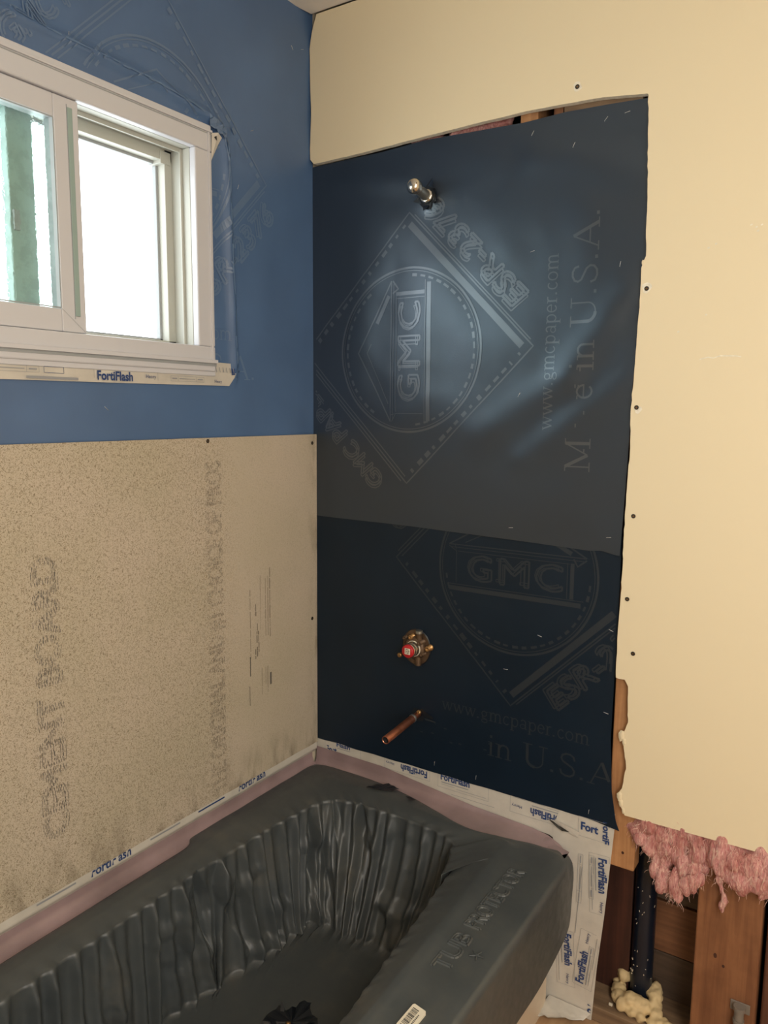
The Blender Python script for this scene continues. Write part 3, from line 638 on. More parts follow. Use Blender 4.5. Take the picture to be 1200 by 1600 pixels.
for kind, t in prof:
    row = []
    for j, (O, R_, L_, Ft, H) in enumerate(STN):
        s = arcL[j]
        side = 1 if (L_[0] > .53 and -1.38 < L_[1] < -.17) else 0
        back = 1 if L_[1] > -.20 else 0
        if kind == 'hem':
            x, y, z = (H[0]+(O[0]-H[0])*t, H[1]+(O[1]-H[1])*t, H[2]+(RZ-.004-H[2])*t)
            if side: x += .004*N3(y*6, z*9, 3)
        elif kind == 'O':
            x, y = O[0]+(R_[0]-O[0])*t, O[1]+(R_[1]-O[1])*t; z = RZ-.004*(1-min(1, t/.15))
            z += .0022*N3(x*11, y*11, 2)*min(1, t*3)
            if side: z += .009*exp(-((1-t)/.13)**2)
        elif kind == 'R':
            x, y = R_[0]+(L_[0]-R_[0])*t, R_[1]+(L_[1]-R_[1])*t; top = RZ+(.009 if side else 0)
            z = top-(top-LZ)*(t**1.3)+.0020*N3(x*11, y*11, 2)
        elif kind == 'W':
            wq = .12*sin(min(1, t*4)*pi/2)*0 + (t**1.6)*.9+.1*t
            x, y = L_[0]+(Ft[0]-L_[0])*wq, L_[1]+(Ft[1]-L_[1])*wq; z = LZ-(LZ-FZ)*(t**.95)
        else:
            x, y = Ft[0]+(CEN[0]-Ft[0])*t, Ft[1]+((CEN[1] if abs(Ft[1]-CEN[1]) < .3 else (Ft[1]+CEN[1])/2 if False else CEN[1])-Ft[1])*t
            z = FZ-.006*min(1, t*3)+.0015*N3(x*14, y*14, 8)*(1 if t > .1 else 0)
        # pleats: pushed towards the basin
        if kind in 'WR' or (kind == 'F' and t < .25):
            a_, b_ = STN[(j-6) % NS][2], STN[(j+6) % NS][2]; dx, dy = b_[0]-a_[0], b_[1]-a_[1]; l_ = hypot(dx, dy) or 1; nx, ny = dy/l_, -dx/l_
            if kind == 'R': env = max(0, (t-.55)/.45)**1.5*.45; tt = 0
            elif kind == 'W': env = min(1, .45+t*5); tt = t
            else: env = max(0, 1-t/.25)*.5; tt = 1
            A = .017 if (back or not side) else .006
            if side: A = .006
            amp = A*env*(1+.35*N3(s*6, tt*2, 4))
            d = amp*(pleat(s+.006*N3(s*5, tt*3, 7)*tt, tt)-.35)
            if kind == 'W':
                cr_ = N3(s*11, tt*5, 31)
                d += .016*max(0, cr_-.12)*min(1, t*3)*(1.5 if back else 1) - .012*max(0, -N3(s*8+5, tt*4, 17)-.2)*min(1, t*3)
                for s0_, w0_, t0_, h0_, a0_ in DENT:
                    ds = (s-s0_)/w0_ - .35*(t-t0_)/h0_; dt = (t-t0_)/h0_; k0 = 1-abs(ds)-max(0, abs(dt)-.2)
                    if k0 > 0: d += a0_*min(1, k0*1.6)
                if t > .8: d += (t-.8)/.2*.009*abs(N3(s*38, tt*12, 12)); z += (t-.8)/.2*.007*N3(s*42, tt*3, 14)
            x += nx*d; y += ny*d
            if kind == 'R': z += env*.006*(pleat(s, 0)-.4)
        row.append((x, y, z))
    P3.append(row)
q = MB(); q.grid(P3, 'cover', closed=True); q.face([p for p in P3[-1]], 'cover')
cover = q.build('tub_cover'); tag(cover, 'dark grey pleated plastic film cover lining the bathtub and wrapping its apron', 'tub cover')
# embossed words on the wide rim
random.seed(2)
def emboss(name, items):
    q_ = MB()
    for t_, x_, y_, ln, h_ in items:
        geo, (a, b, c, d) = text_geo(t_, False, .012); kx, ky = ln/(c-a), h_/(d-b)
        for p0, p1 in geo:
            A_ = Vector((x_-(p0[1]-b)*ky, y_+(p0[0]-a)*kx, 0)); B_ = Vector((x_-(p1[1]-b)*ky, y_+(p1[0]-a)*kx, 0))
            dd = (B_-A_)
            if dd.length < 1e-6: continue
            nn = Vector((-dd.y, dd.x, 0)).normalized()*.0030
            zz = lambda v: RZ+.0022*N3(v.x*11, v.y*11, 2)
            rows_ = []
            for v in (A_, B_): rows_.append([(v.x+nn.x*k_, v.y+nn.y*k_, zz(v)+hz_) for k_, hz_ in ((-1, -.0005), (-.5, .0020), (0, .0028), (.5, .0020), (1, -.0005))])
            q_.grid(rows_, 'cover')
    return q_.build(name, cover)
emboss('embossed_words', [('TUB', .716, -.535, .105, .034), ('PROTECTOR', .716, -.405, .225, .034)])
q = MB()      # star mark below the first word
for k in range(5):
    a = 2*pi*k/5; c_ = Vector((.742, -.47, RZ+.001)); e_ = c_+Vector((cos(a)*.014, sin(a)*.014, 0)); q.tube([c_, e_], [.0022, .0012], 'cover', 6)
q.build('embossed_star', cover)
# torn openings
def patch(name, pts, z, mat, parent, dz=.003, seed=0):
    q_ = MB(); c_ = (sum(p[0] for p in pts)/len(pts), sum(p[1] for p in pts)/len(pts))
    out_ = jag([*pts, pts[0]], .004, .008, seed)
    for a, b in zip(out_, out_[1:]): q_.face([(c_[0], c_[1], z), (a[0], a[1], z+dz*(.4+N3(a[0]*90, a[1]*90, 1))), (b[0], b[1], z+dz*(.4+N3(b[0]*90, b[1]*90, 1)))], mat)
    return q_.build(name, parent)
patch('tear', [(.222, -.068), (.236, -.040), (.262, -.018), (.300, -.026), (.292, -.044), (.262, -.058)], RZ+.002, 'tear', cover, .004)
patch('tear', [(.334, -.050), (.346, -.043), (.366, -.052), (.352, -.060)], RZ+.002, 'tear', cover, .002, 3)
patch('drain_tear', [(.296, -.545), (.300, -.508), (.322, -.512), (.330, -.476), (.352, -.462), (.362, -.480), (.392, -.492), (.420, -.53), (.40, -.58), (.36, -.60), (.31, -.59)], FZ-.002, 'tear', cover, .010, 5)
for k in range(9):
    q = MB(); a = random.uniform(0, 2*pi); x_, y_ = .35+.03*cos(a), -.525+.03*sin(a); q.face([(x_, y_, FZ), (x_+.012*cos(a+1), y_+.012*sin(a+1), FZ+.002), (x_+.022*cos(a), y_+.022*sin(a), FZ+.010+.006*random.random())], 'tear'); q.build('ragged_flap', cover)
q = MB(); q.lathe((.348, -.535, FZ+.001), (0, 0, 1), [(0, .006), (.003, .005), (.004, .001)], 'brass', 12); q.build('drain_screw', cover)
# the tub itself
q = MB(); rows = [[] for _ in range(5)]
for j in range(0, NS, 4):
    O, R_, L_, Ft, H = STN[j]; a_, b_ = STN[(j-6) % NS][2], STN[(j+6) % NS][2]; dx, dy = b_[0]-a_[0], b_[1]-a_[1]; l_ = hypot(dx, dy) or 1; nx, ny = dy/l_, -dx/l_
    ox = max(.006, min(.762, O[0] if O[0] > .1 else .006)); oy = O[1] if O[1] < -1.2 else O[1]
    if O[1] > -.13: oy = -.008 if O[0] < .70 else -.010 - max(0, O[0]-.70)*.35
    if j > 0 and O[0] > .77: oy = min(oy, -.030)
    rows[0].append((ox, oy, RZ-.008 if O[0] < .72 else RZ-.014)); SCL = lambda P_, a_, b_: (.34+(P_[0]-.34)*a_, -.78+(P_[1]+.78)*b_)
    rows[1].append((*SCL(L_, 1.12, 1.05), RZ-.026)); rows[2].append((*SCL(L_, 1.18, 1.08), RZ-.06)); rows[3].append((*SCL(Ft, 1.28, 1.14), FZ-.030)); rows[4].append((CEN[0]+(Ft[0]-CEN[0])*.2, CEN[1]+(Ft[1]-CEN[1])*.2, FZ-.03))
q.grid(rows, 'enamel', closed=True); q.face(rows[4], 'enamel')
tub = q.build('bathtub'); tag(tub, 'pinkish enamel bathtub under the dark film, its rim showing along both walls', 'bathtub')
# raised flange with cove along left and back walls
def flange_row(path, zt, zb, out_):
    return [[(x+ox*w_, y+oy*w_, z_) for (x, y), (ox, oy) in path] for w_, z_ in ((0, zt), (.1, zb+.020), (.3, zb+.008), (1, zb), (1.7, zb-.002))]
q = MB(); path = [((.0052, -1.5+1.48*k/60), (.020, 0)) for k in range(61)]; q.grid(flange_row(path, .412, RZ-.006, 0), 'enamel')
ZT_ = [(0, .406), (.235, .404), (.5, .374), (.66, .366), (.70, .360), (.73, .346), (.752, .326), (.765, .305)]
BY_ = [(0, -.020), (.235, -.030), (.33, -.045), (.43, -.070), (.53, -.098), (.62, -.086), (.70, -.074), (.755, -.076), (.765, -.055)]
rr = []
for w_, f_ in ((0, 0), (.06, .45), (.14, .75), (.4, .93), (1, 1), (1.25, 1.04)):
    row = []
    for k in range(91):
        x_ = .010+.752*k/90; zt_ = interp(ZT_, x_); zb_ = RZ-.007-.055*max(0, (x_-.705)/.057)**2
        row.append((x_, -.0040+(interp(BY_, x_)+.004)*w_, zt_+(min(zb_, zt_-.004)-zt_)*f_))
    rr.append(row)
q.grid(rr, 'enamel'); q.build('flange', tub)
q = MB(); q.box((.70, -1.5, -.067), (.716, -.022, .33), 'skirt'); q.build('apron', tub)

# barcode label
q = MB(); lab = [(.7065, -.632), (.7335, -.638), (.731, -.694), (.704, -.688)]
o_ = Vector((.705, -.690, 0)); ey = Vector((.0015, .056, 0)); ex = Vector((.0275, -.005, 0))
LP = lambda u, v, e=0: tuple(o_+ex*u+ey*v+Vector((0, 0, RZ+.0040+.0022*N3(.72*11, -.66*11, 2)+e)))
rc = [(.08, 0), (.92, 0), (1, .06), (1, .94), (.92, 1), (.08, 1), (0, .94), (0, .06)]
q.face([LP(*p) for p in rc], 'white'); q.grid([[LP(*p) for p in rc], [LP(p[0], p[1], -.004) for p in rc]], 'white', closed=True, smooth=False)
v_ = .20
random.seed(9)
while v_ < .84:
    w_ = random.choice((.010, .018, .03)); q.face([LP(.16, v_, .0004), (LP(.60, v_, .0004)), LP(.60, v_+w_, .0004), LP(.16, v_+w_, .0004)], 'black'); v_ += w_+random.choice((.012, .02, .03))
for k in range(9): q.face([LP(.70, .22+k*.06, .0004), LP(.80, .22+k*.06, .0004), LP(.80, .255+k*.06, .0004), LP(.70, .255+k*.06, .0004)], 'black')
for k in range(4): q.face([LP(.2+k*.16, .08, .0004), LP(.28+k*.16, .08, .0004), LP(.28+k*.16, .14, .0004), LP(.2+k*.16, .14, .0004)], 'black')
tag(q.build('barcode_label'), 'small cream barcode sticker on the grey film of the wide tub rim', 'sticker')

# ================================================================ FLASHING TAPES
def ff(ink, u, v, ang, ln=.082, hen=True, box=True, small=True):
    """one printed block, origin at the word's lower left"""
    T0 = ink.T; c, n_ = cos(radians(ang)), sin(radians(ang)); ink.T = lambda a, b: T0(u+c*a-n_*b, v+n_*a+c*b)
    k = ln/.082
    ink.text('FortiFlash', 0, 0, ln, .0195*k, 'blue', .018)
    if small:
        ink.rib([(.002, -.0055*k), (ln*.96, -.0055*k)], .0022, 'fine'); ink.rib([(.002, -.011*k), (ln*.5, -.011*k)], .0008, 'fine')
    if box:
        ink.frame(-.008, -.020*k, ln+.052*k, .025*k, .0006, 'fine'); ink.rib([(ln*.55, -.014*k), (ln+.045*k, -.014*k)], .0009, 'fine')
    if hen: ink.text('Henry', ln+.022*k, .001, .026*k, .010*k, 'blue', .005)
    ink.T = T0
def fineprint(ink, u, v, ang, ln):
    T0 = ink.T; c, n_ = cos(radians(ang)), sin(radians(ang)); ink.T = lambda a, b: T0(u+c*a-n_*b, v+n_*a+c*b)
    ink.frame(0, 0, ln, .011, .0006, 'fine'); ink.rib([(.004, .0055), (ln*.18, .0055)], .0025, 'fine'); ink.rib([(ln*.25, .0055), (ln*.72, .0055)], .0014, 'fine'); ink.rib([(ln*.8, .0055), (ln*.96, .0055)], .0025, 'fine')
    ink.rib([(ln*.21, 0), (ln*.21, .011)], .0006, 'fine'); ink.rib([(ln*.76, 0), (ln*.76, .011)], .0006, 'fine'); ink.T = T0
# back wall, along tub
def tsurf(e=0, dep=.0006, amp=.0008): return lambda x, z: (x, -(dep+amp*(.5+.5*N3(x*22, z*22, 3)))-e, z)
q = MB(); sf = tsurf(); zb = [(0, .398), (.2, .400), (.35, .385), (.5, .368), (.62, .364), (.70, .360), (.74, .335)]
q.grid([[sf(.004+.73*j/90, interp(zb, .73*j/90)+(.452-interp(zb, .73*j/90))*i/8) for j in range(91)] for i in range(9)], 'tape')
ink = Ink(q, tsurf(.0006), clip=lambda x, z: interp(zb, x)+.001 < z < .4515 and .004 < x < .733)
ink.text('Fort', .043, .398, .036, .018, 'blue', .018); ink.text('Flash', .078, .420, .046, .013, 'blue', .018); ink.rib([(.08, .416), (.125, .416)], .0018, 'fine'); ink.frame(.038, .393, .16, .45, .0006, 'fine'); ink.rib([(.07, .398), (.15, .398)], .001, 'fine')
ff(ink, .369, .426, 180, .080, small=True); ff(ink, .409, .416, 0, .082, hen=False); ff(ink, .735, .414, 180, .082)
ink.rib([(.28, .437), (.36, .437)], .0018, 'fine'); ink.rib([(.44, .385), (.56, .385)], .0009, 'fine'); ink.rect(.225, .396, .243, .404, 'blue')
tag(q.build('flashing_tape'), 'white printed flashing tape strip along the back wall between black paper and bathtub', 'tape')
# back wall, vertical strip right of tub (in front of the first)
q = MB(); tr = [(-.058, .822), (-.047, .823), (.073, .829), (.207, .840), (.324, .847), (.421, .853), (.47, .853)]; tl = [(-.058, .706), (.30, .716), (.34, .712), (.38, .71), (.47, .735)]
sf2 = tsurf(0, .0022, .0012)
q.grid([[sf2(interp(tl, z_)+(interp(tr, z_)-interp(tl, z_))*j/22, z_+(.006*N3(j*.4, 1, 5) if i == 0 else 0)) for j in range(23)] for i, z_ in [(i, -.066+.526*i/60) for i in range(61)]], 'tape')
ink = Ink(q, tsurf(.0026, .0028, .0004), clip=lambda x, z: interp(tl, z)+.001 < x < interp(tr, z)-.001 and z > -.064)
ff(ink, .8205, .345, -87, .084); fineprint(ink, .800, .345, -88, .105)
ff(ink, .800, .019, 84, .084); fineprint(ink, .812, .03, 84, .09); ff(ink, .7475, .130, -86, .080)
ink.text('Fort', .778, .400, .040, .020, 'blue', .018); ink.at(.828, .435, -90); ink.text('FortiF', 0, 0, .052, .016, 'blue', .018); ink.rib([(0, .023), (.05, .023)], .003, 'fine'); ink.at(0, 0)
ink.frame(.772, .385, .86, .432, .0006, 'fine'); ink.at(.812, -.025, 270); ink.text('Fo', 0, 0, .024, .020, 'blue', .018); ink.at(0, 0)
fineprint(ink, .775, .34, -90, .12); ink.rib([(.785, .31), (.775, .14)], .0012, 'fine')
tag(q.build('flashing_tape'), 'wide white printed flashing tape running down the wall to the floor beside the bathtub', 'tape')
# crumpled end of it folded out over the floor
q = MB(); rows = []
for i in range(9):
    t = i/8; rows.append([(.718+.104*j/12-.016*t, -.005-.072*t*(1-.75*j/12)+.005*N3(j*.9, i*.8, 2)*t, -.060+.014*(1-t)**2+.015*abs(N3(j*.6, i*.8, 8))*(.3+t)*(1-.5*t)) for j in range(13)])
q.grid(rows, 'tape'); o = q.build('flashing_tape'); tag(o, 'crumpled end of white tape folded out over the plywood floor', 'tape')
# little torn crease on tape near rim corner
q = MB(); pts = [(.700, .402), (.712, .396), (.722, .388), (.735, .384), (.752, .386), (.742, .391), (.726, .394), (.712, .402)]
q.face([(x_, -.0075-.002*(k % 2), z_) for k, (x_, z_) in enumerate(pts)], 'black')
q.face([(.716, -.008, .405), (.745, -.010, .402), (.775, -.007, .392), (.772, -.006, .378), (.745, -.0075, .386)], 'tape')
o = q.build('tape_wrinkle'); tag(o, 'torn black-edged wrinkle of tape above the rounded tub corner', 'tape scrap')
# left wall, along tub
q = MB()
q.grid([[(.0062, -1.6+1.59*j/80, .392), (.0100, -1.6+1.59*j/80, .3985+.0008*N3(j*.6, 0, 2)), (.0145, -1.6+1.59*j/80, .402), (.0150, -1.6+1.59*j/80, .4075+.001*N3(j*.4, 2, 2)), (.0142, -1.6+1.59*j/80, .421+.0012*N3(j*.3, 5, 2))] for j in range(81)], 'tape')
ink = Ink(q, lambda y, z: (.0162, y, z), clip=lambda y, z: z < .4225)
for y0 in (-.326, -.750, -1.17): ink.text('FortiFlash', y0, .4085, .098, .0205, 'blue', .02)
for y0 in (-.46, -.87, -.60): ink.rib([(y0, .4165), (y0+.085, .4165)], .0035, 'blue' if y0 > -.5 else 'fine')
tag(q.build('flashing_tape'), 'thin line of folded flashing tape under the cement board along the tub', 'tape')
# under the window
q = MB(); bot = [(-1.6, 1.397), (-.876, 1.399), (-.60, 1.401), (-.338, 1.404), (-.322, 1.404)]
rows = []
for i in range(7):
    rows.append([(.0050+.0006*N3(j*.5, i*.5)+(.003*(i/6)), -1.6+j*(1.6-.322+ .024*(i/6))/80, interp(bot, -1.6+j*1.278/80)+(.030+.000*i)*i/6) for j in range(81)])
q.grid(rows, 'tape')
rows = [[(.0082-.004*t+.001*N3(t*9, k), WY1+.000+.070*t, 1.4315+.012*k+.003*N3(t*14, k*3, 4)) for t in [i/14 for i in range(15)]] for k in range(3)]
rows = [[(x_, y_, z_+.000) for x_, y_, z_ in r] for r in rows]; q.grid(rows, 'tape')
ink = Ink(q, lambda y, z: (.0092, y, z), clip=lambda y, z: interp(bot, y)+.0008 < z < 1.446)
ink.text('FortiFlash', -.683, 1.4045, .084, .0185, 'blue', .018); ink.rib([(-.68, 1.4018), (-.60, 1.4022)], .0012, 'fine'); ink.frame(-.69, 1.3995, -.535, 1.4262, .0007, 'fine')
ink.text('Henry', -.566, 1.410, .026, .010, 'blue', .004)
fineprint(ink, -.50, 1.4095, 0, .095); fineprint(ink, -.905, 1.4135, 0, .10); ink.text('Henry', -.372, 1.4075, .022, .009, 'blue', .004); ink.rib([(-.83, 1.4045), (-.725, 1.4045)], .0045, 'fine'); ink.frame(-.795, 1.4135, -.755, 1.4245, .0007, 'blue')
ff(ink, -1.10, 1.405, 0, .084, box=False)
ink.at(-.405, 1.441, 180); ink.text('FortiFlash', 0, 0, .082, .011, 'blue', .018); ink.at(0, 0)
for k in range(6): ink.rib([(-.365+.011*k, 1.434), (-.368+.011*k, 1.445)], .002, 'fine'); ink.rib([(-.318, 1.430+.003*k), (-.306, 1.431+.003*k)], .0022, 'blue')
tag(q.build('flashing_tape'), 'white printed flashing tape strip under the window sill', 'tape')
# torn pale scrap at the window's upper corner
q = MB(); random.seed(8)
q.face([(.013, -.370, 1.946), (.018, -.355, 1.950), (.014, -.340, 1.944), (.011, -.350, 1.926), (.009, -.369, 1.889)], 'tape')
rows = [[(.016+.007*abs(N3(i*1.3, j*1.1, 3)), -.378+.050*j/8, 1.958+.022*i/5-.012*j/8+.007*N3(i*1.3, j*2.2, 6)) for j in range(9)] for i in range(6)]; q.grid(rows, 'ink_left', smooth=False)
q.face([(.016, -.366, 1.938), (.018, -.360, 1.942), (.017, -.358, 1.932)], 'tear')
tag(q.build('tape_scrap'), 'crumpled pale tape scrap at the upper corner of the window frame', 'tape scrap')

# ================================================================ PLUMBING
# shower arm stub
arm = empty('shower_pipe_stub', (.350, 0, 1.850)); tag(arm, 'short chromed pipe stub sticking out of torn black paper at the top', 'shower arm')
sx, sz = .350, 1.849
def up_torn(name, c, pts, parent, yy):
    q_ = MB(); q_.face([(c[0]+a, yy+.0008*(k % 2), c[1]+b) for k, (a, b) in enumerate(pts)], 'tear'); return q_.build(name, parent)
up_torn('pipe_hole', (sx, sz), [(-.030, -.004), (-.022, .006), (-.026, .020), (-.012, .014), (.004, .030), (.014, .040), (.010, .022), (.022, .014), (.026, 0), (.024, -.018), (.012, -.016), (.008, -.028), (-.006, -.030), (-.014, -.022)], arm, -.0142)
q = MB()
for k, (a, l_) in enumerate([(60, .030), (130, .020), (200, .022), (265, .026), (330, .024), (20, .018)]):
    c_, n_ = cos(radians(a)), sin(radians(a)); b_ = Vector((sx+c_*.020, -.0135, sz+n_*.020)); t_ = Vector((-n_, 0, c_))*.010; tip = b_+Vector((c_*l_*.6, -.012, n_*l_*.6)); q.face([b_+t_, b_-t_, tip], 'film_top')
q.build('torn_paper_flaps', arm)
d0 = Vector((.000, -1, .15)).normalized(); p0 = Vector((sx, .02, sz-.006))
q = MB(); q.tube([p0+d0*t for t in (0, .03, .06, .088)], .0118, 'galv', 20); q.build('pipe', arm)
q = MB(); q.lathe(p0+d0*.036, d0, [(-.004, .010), (-.004, .0165), (.004, .0165), (.006, .0130), (.006, .010)], 'chrome', 24); q.build('collar', arm)
q = MB(); q.lathe(p0+d0*.080, d0, [(0, .010), (.001, .0150), (.006, .0172), (.014, .0178), (.021, .0155), (.0265, .0105), (.0285, .004), (.0286, 0)], 'chrome', 28); q.build('end_cap', arm)
q = MB()
for k in range(3):
    a = 2*pi*k/3+.4; u_ = d0.orthogonal().normalized(); v_ = d0.cross(u_); c_ = p0+d0*(.100)+(u_*cos(a)+v_*sin(a))*.009; q.lathe(c_, d0, [(-.004, .0042), (.004, .0042), (.0052, .0030), (.0052, 0)], 'brass_d', 10)
q.build('cap_lugs', arm)
# mixing valve
vx, vz = .333, .753
val = empty('shower_valve', (vx, 0, vz)); tag(val, 'brass shower mixing valve with red cap in a round hole', 'shower valve')
q = MB(); hole = [(.040*cos(2*pi*k/26)*(1+.10*N3(k, 2)), .046*sin(2*pi*k/26)*(1+.10*N3(k, 7))) for k in range(26)]
q.face([(vx+a, -.0052, vz+b) for a, b in hole], 'brass_d'); q.grid([[(vx+a, -.0060, vz+b) for a, b in hole], [(vx+a*1.05, -.0036, vz+b*1.05) for a, b in hole]], 'tear', closed=True); q.build('hole_backing', val)
q = MB(); q.lathe((vx, -.004, vz), (0, -1, 0), [(0, .030), (.010, .030), (.014, .026), (.016, .020)], 'brass_d', 20); q.build('valve_body', val)
q = MB(); AX = Vector((0, -1, 0)); A0 = Vector((vx, 0, vz))
q.lathe(A0, AX, [(.006, .0190), (.014, .0195), (.015, .0205), (.021, .0205), (.022, .0190)], 'white', 28); q.build('stop_ring', val)
q = MB(); q.lathe(A0, AX, [(.018, .0180), (.032, .0180), (.0325, .0172), (.0335, .0172), (.034, .0182), (.041, .0182), (.043, .0165)], 'chrome', 30); q.build('cartridge', val)
q = MB(); q.lathe(A0, AX, [(.042, .0168), (.0480, .0168), (.0498, .0155), (.0499, 0)], 'red', 30); cap = q.build('cap', val)
q = MB(); e_ = .0503; s_ = .0078
def capf(u, v, d=0): return (vx+u+.001, -e_-d, vz+v+.0005)
q.face([capf(-s_, -s_), capf(s_, -s_), capf(s_, s_), capf(-s_, s_)], 'white')
for (a, b, c_, d_) in [(-.005, -.006, -.0035, .006), (-.005, .0045, .001, .006), (-.005, -.001, .000, .0004), (.0015, -.006, .0032, .0055), (.0032, .000, .006, .0014), (-.001, -.006, .0002, -.003)]:
    q.face([capf(a, b, .0004), capf(c_, b, .0004), capf(c_, d_, .0004), capf(a, d_, .0004)], 'brass_d')
q.build('cap_label', cap)
for (a, b, r_, l_, m_) in [(.046, .006, .0068, .018, 'brass'), (-.033, .021, .0050, .012, 'brass_d'), (.022, .018, .0060, .022, 'brass_d'), (.027, -.012, .0052, .018, 'brass_d'), (-.010, .028, .0055, .018, 'brass')]:
    q = MB(); q.lathe((vx+a*.9, -.004, vz+b), (0, -1, 0), [(0, r_*1.25), (.004, r_*1.25), (.004, r_), (l_, r_), (l_+.001, r_*.7), (l_-.002, r_*.4), (l_-.002, 0)], m_, 16); q.build('screw_lug', val)
q = MB(); q.tube([(vx-.021, -.014, vz-.012), (vx-.023, -.044, vz-.014)], .0030, 'brass', 10); q.lathe((vx-.0235, -.042, vz-.014), (0, -1, 0), [(0, .003), (0, .0062), (.007, .0062), (.009, .004), (.0085, .002), (.0085, 0)], 'brass', 14); q.build('drain_knob', val)
q = MB(); q.tube([(vx+.012, -.010, vz+.018), (vx+.012, -.012, vz+.046)], .0080, 'brass_d', 16); q.tube([(vx+.012, -.012, vz+.040), (vx+.012, -.012, vz+.047)], .0092, 'galv', 16); q.build('top_port', val)
q = MB(); q.tube([(vx+.010, -.010, vz-.018), (vx+.010, -.012, vz-.044)], .0085, 'brass_d', 16); q.build('bottom_port', val)
q = MB(); q.tube([(vx+.018, -.009, vz+.004), (vx+.044, -.010, vz+.006)], .0055, 'brass_d', 12); q.build('side_bracket', val)
q = MB(); q.tube([(vx-.018, -.009, vz+.010), (vx-.036, -.010, vz+.020)], .0048, 'brass_d', 12); q.build('side_bracket', val)
# spout pipe
px_, pz_ = .342, .577
sp = empty('spout_pipe', (px_, 0, pz_)); tag(sp, 'aged copper spout pipe jutting from the black paper below the valve', 'pipe')
q = MB(); q.face([(px_+a, -.0048, pz_+b) for a, b in [(-.020, .004), (-.012, .014), (.004, .012), (.010, .016), (.020, .010), (.045, .000), (.040, -.006), (.018, -.004), (.014, -.016), (0, -.020), (-.014, -.014)]], 'tear'); q.build('pipe_hole', sp)
q = MB(); q.face([(px_+a, -.0056, pz_+b) for a, b in [(.018, -.006), (.050, -.009), (.052, -.018), (.048, -.012), (.020, -.012)]], 'ink_low'); q.build('paper_slit_flap', sp)
d1 = Vector((.002, -1, -.085)).normalized(); b1 = Vector((px_, -.004, pz_))
q = MB(); q.tube([b1, b1+d1*.034], .0078, 'copper', 20); q.lathe(b1+Vector((.004, -.004, .006)), (0.4, -1, .5), [(0, .006), (.008, .006), (.009, .002)], 'brass', 12); q.build('inner_stub', sp)
q = MB(); q.lathe(b1, d1, [(.026, .0080), (.026, .0105), (.031, .0110), (.034, .0098)], 'solder', 24); q.build('solder_ring', sp)
q = MB(); q.lathe(b1, d1, [(.032, .0100), (.158, .0100), (.1585, .0095), (.1585, .0082), (.120, .0080), (.100, 0)], 'copper', 26); q.build('pipe', sp)
q = MB(); q.lathe(b1, d1, [(.1565, .0081), (.150, .0079), (.149, 0)], 'dark', 20); q.build('bore', sp)

# ================================================================ OPEN STUD BAY
bottom = box_obj('bottom_plate', (.02, .0015, -.067), (1.6, .140, -.030), 'plate', bevel=.002); tag(bottom, 'dusty wooden bottom plate under the open stud bay', 'plate')
tag(box_obj('stud', (.772, .083, -.030), (.8807, .118, 2.34), 'wood_dark', bevel=.002), 'dark stained old stud behind the new pine block and tape', 'stud')
tag(box_obj('wood_block', (.838, .001, .334), (.899, .044, .99), 'wood_new', bevel=.003), 'new pine block beside the torn drywall edge, above the dark stud', 'wood block')
tag(box_obj('stud', (1.034, .004, -.030), (1.160, .118, 2.30), 'wood_mid', bevel=.004), 'wide red-brown stud behind the hanging insulation, with the grey pipe stub', 'stud')
tag(box_obj('stud', (1.168, .020, -.030), (1.26, .118, 2.30), 'wood_deep', bevel=.004), 'darker stud at the right edge beside the wide red-brown stud', 'stud')  # darker red-brown than the wide stud
tag(box_obj('stud', (.571, .006, 1.90), (.612, .098, 2.30), 'wood_new', bevel=.002), 'pine stud end showing in the gap above the upper black paper', 'stud')
tag(box_obj('wood_block', (.648, .006, 1.94), (.668, .06, 2.05), 'wood_mid'), 'small brown wood block in the gap above the upper black paper', 'wood block')
tag(box_obj('wood_block', (.672, .001, 1.90), (.835, .014, 2.05), 'plate'), 'pale plaster backing strip showing right in the gap above the paper', 'backing strip')
tag(box_obj('sheathing_board', (.8812, .122, -.030), (1.0335, .141, .082), 'wood_xd', bevel=.0015), 'lowest dark brown sheathing board behind the black pipe', 'board', 'sheathing boards')
tag(box_obj('sheathing_board', (.8812, .119, .086), (1.0335, .141, .213), 'wood_x', bevel=.0015), 'middle orange-brown sheathing board behind the black pipe', 'board', 'sheathing boards')
tag(box_obj('sheathing_board', (.8812, .122, .217), (1.0335, .141, .55), 'wood_xd', bevel=.0015), 'upper grey-brown sheathing board behind pink insulation', 'board', 'sheathing boards')
q = MB(); q.tube([(.909, .0885, -.029), (.909, .0885, .95)], .0250, 'abs', 28); ap = q.build('drain_pipe')
tag(ap, 'black plastic vent pipe rising through yellow foam in the bay', 'pipe')
q = MB(); random.seed(31)
for k in range(26):
    a = random.uniform(-2.6, -.4); z_ = random.uniform(.03, .30); c_ = Vector((.909+.0251*cos(a), .0885+.0251*sin(a), z_-.02)); s_ = random.uniform(.0008, .0024); q.tube([c_, c_+Vector((random.uniform(-.002, .002), -.0006, random.uniform(.001, .006)))], s_*.5, 'dust', 5)
q.build('dust_specks', ap)['kind'] = 'stuff'
def knots(name, obj_, y_, items):
    q_ = MB()
    for x_, z_, a_, b_ in items:
        q_.face([(x_+a_*cos(2*pi*k/14)*(1+.2*N3(k, x_*50)), y_, z_+b_*sin(2*pi*k/14)*(1+.2*N3(k, z_*50))) for k in range(14)], 'wood_dark')
    o_ = q_.build(name, obj_); return o_
knots('knots', bpy.data.objects['stud.001'], .0037, [(1.076, .205, .0035, .006), (1.093, .187, .003, .0035)])
knots('knots', bpy.data.objects['wood_block'], .0007, [(.873, .372, .0030, .0035)])
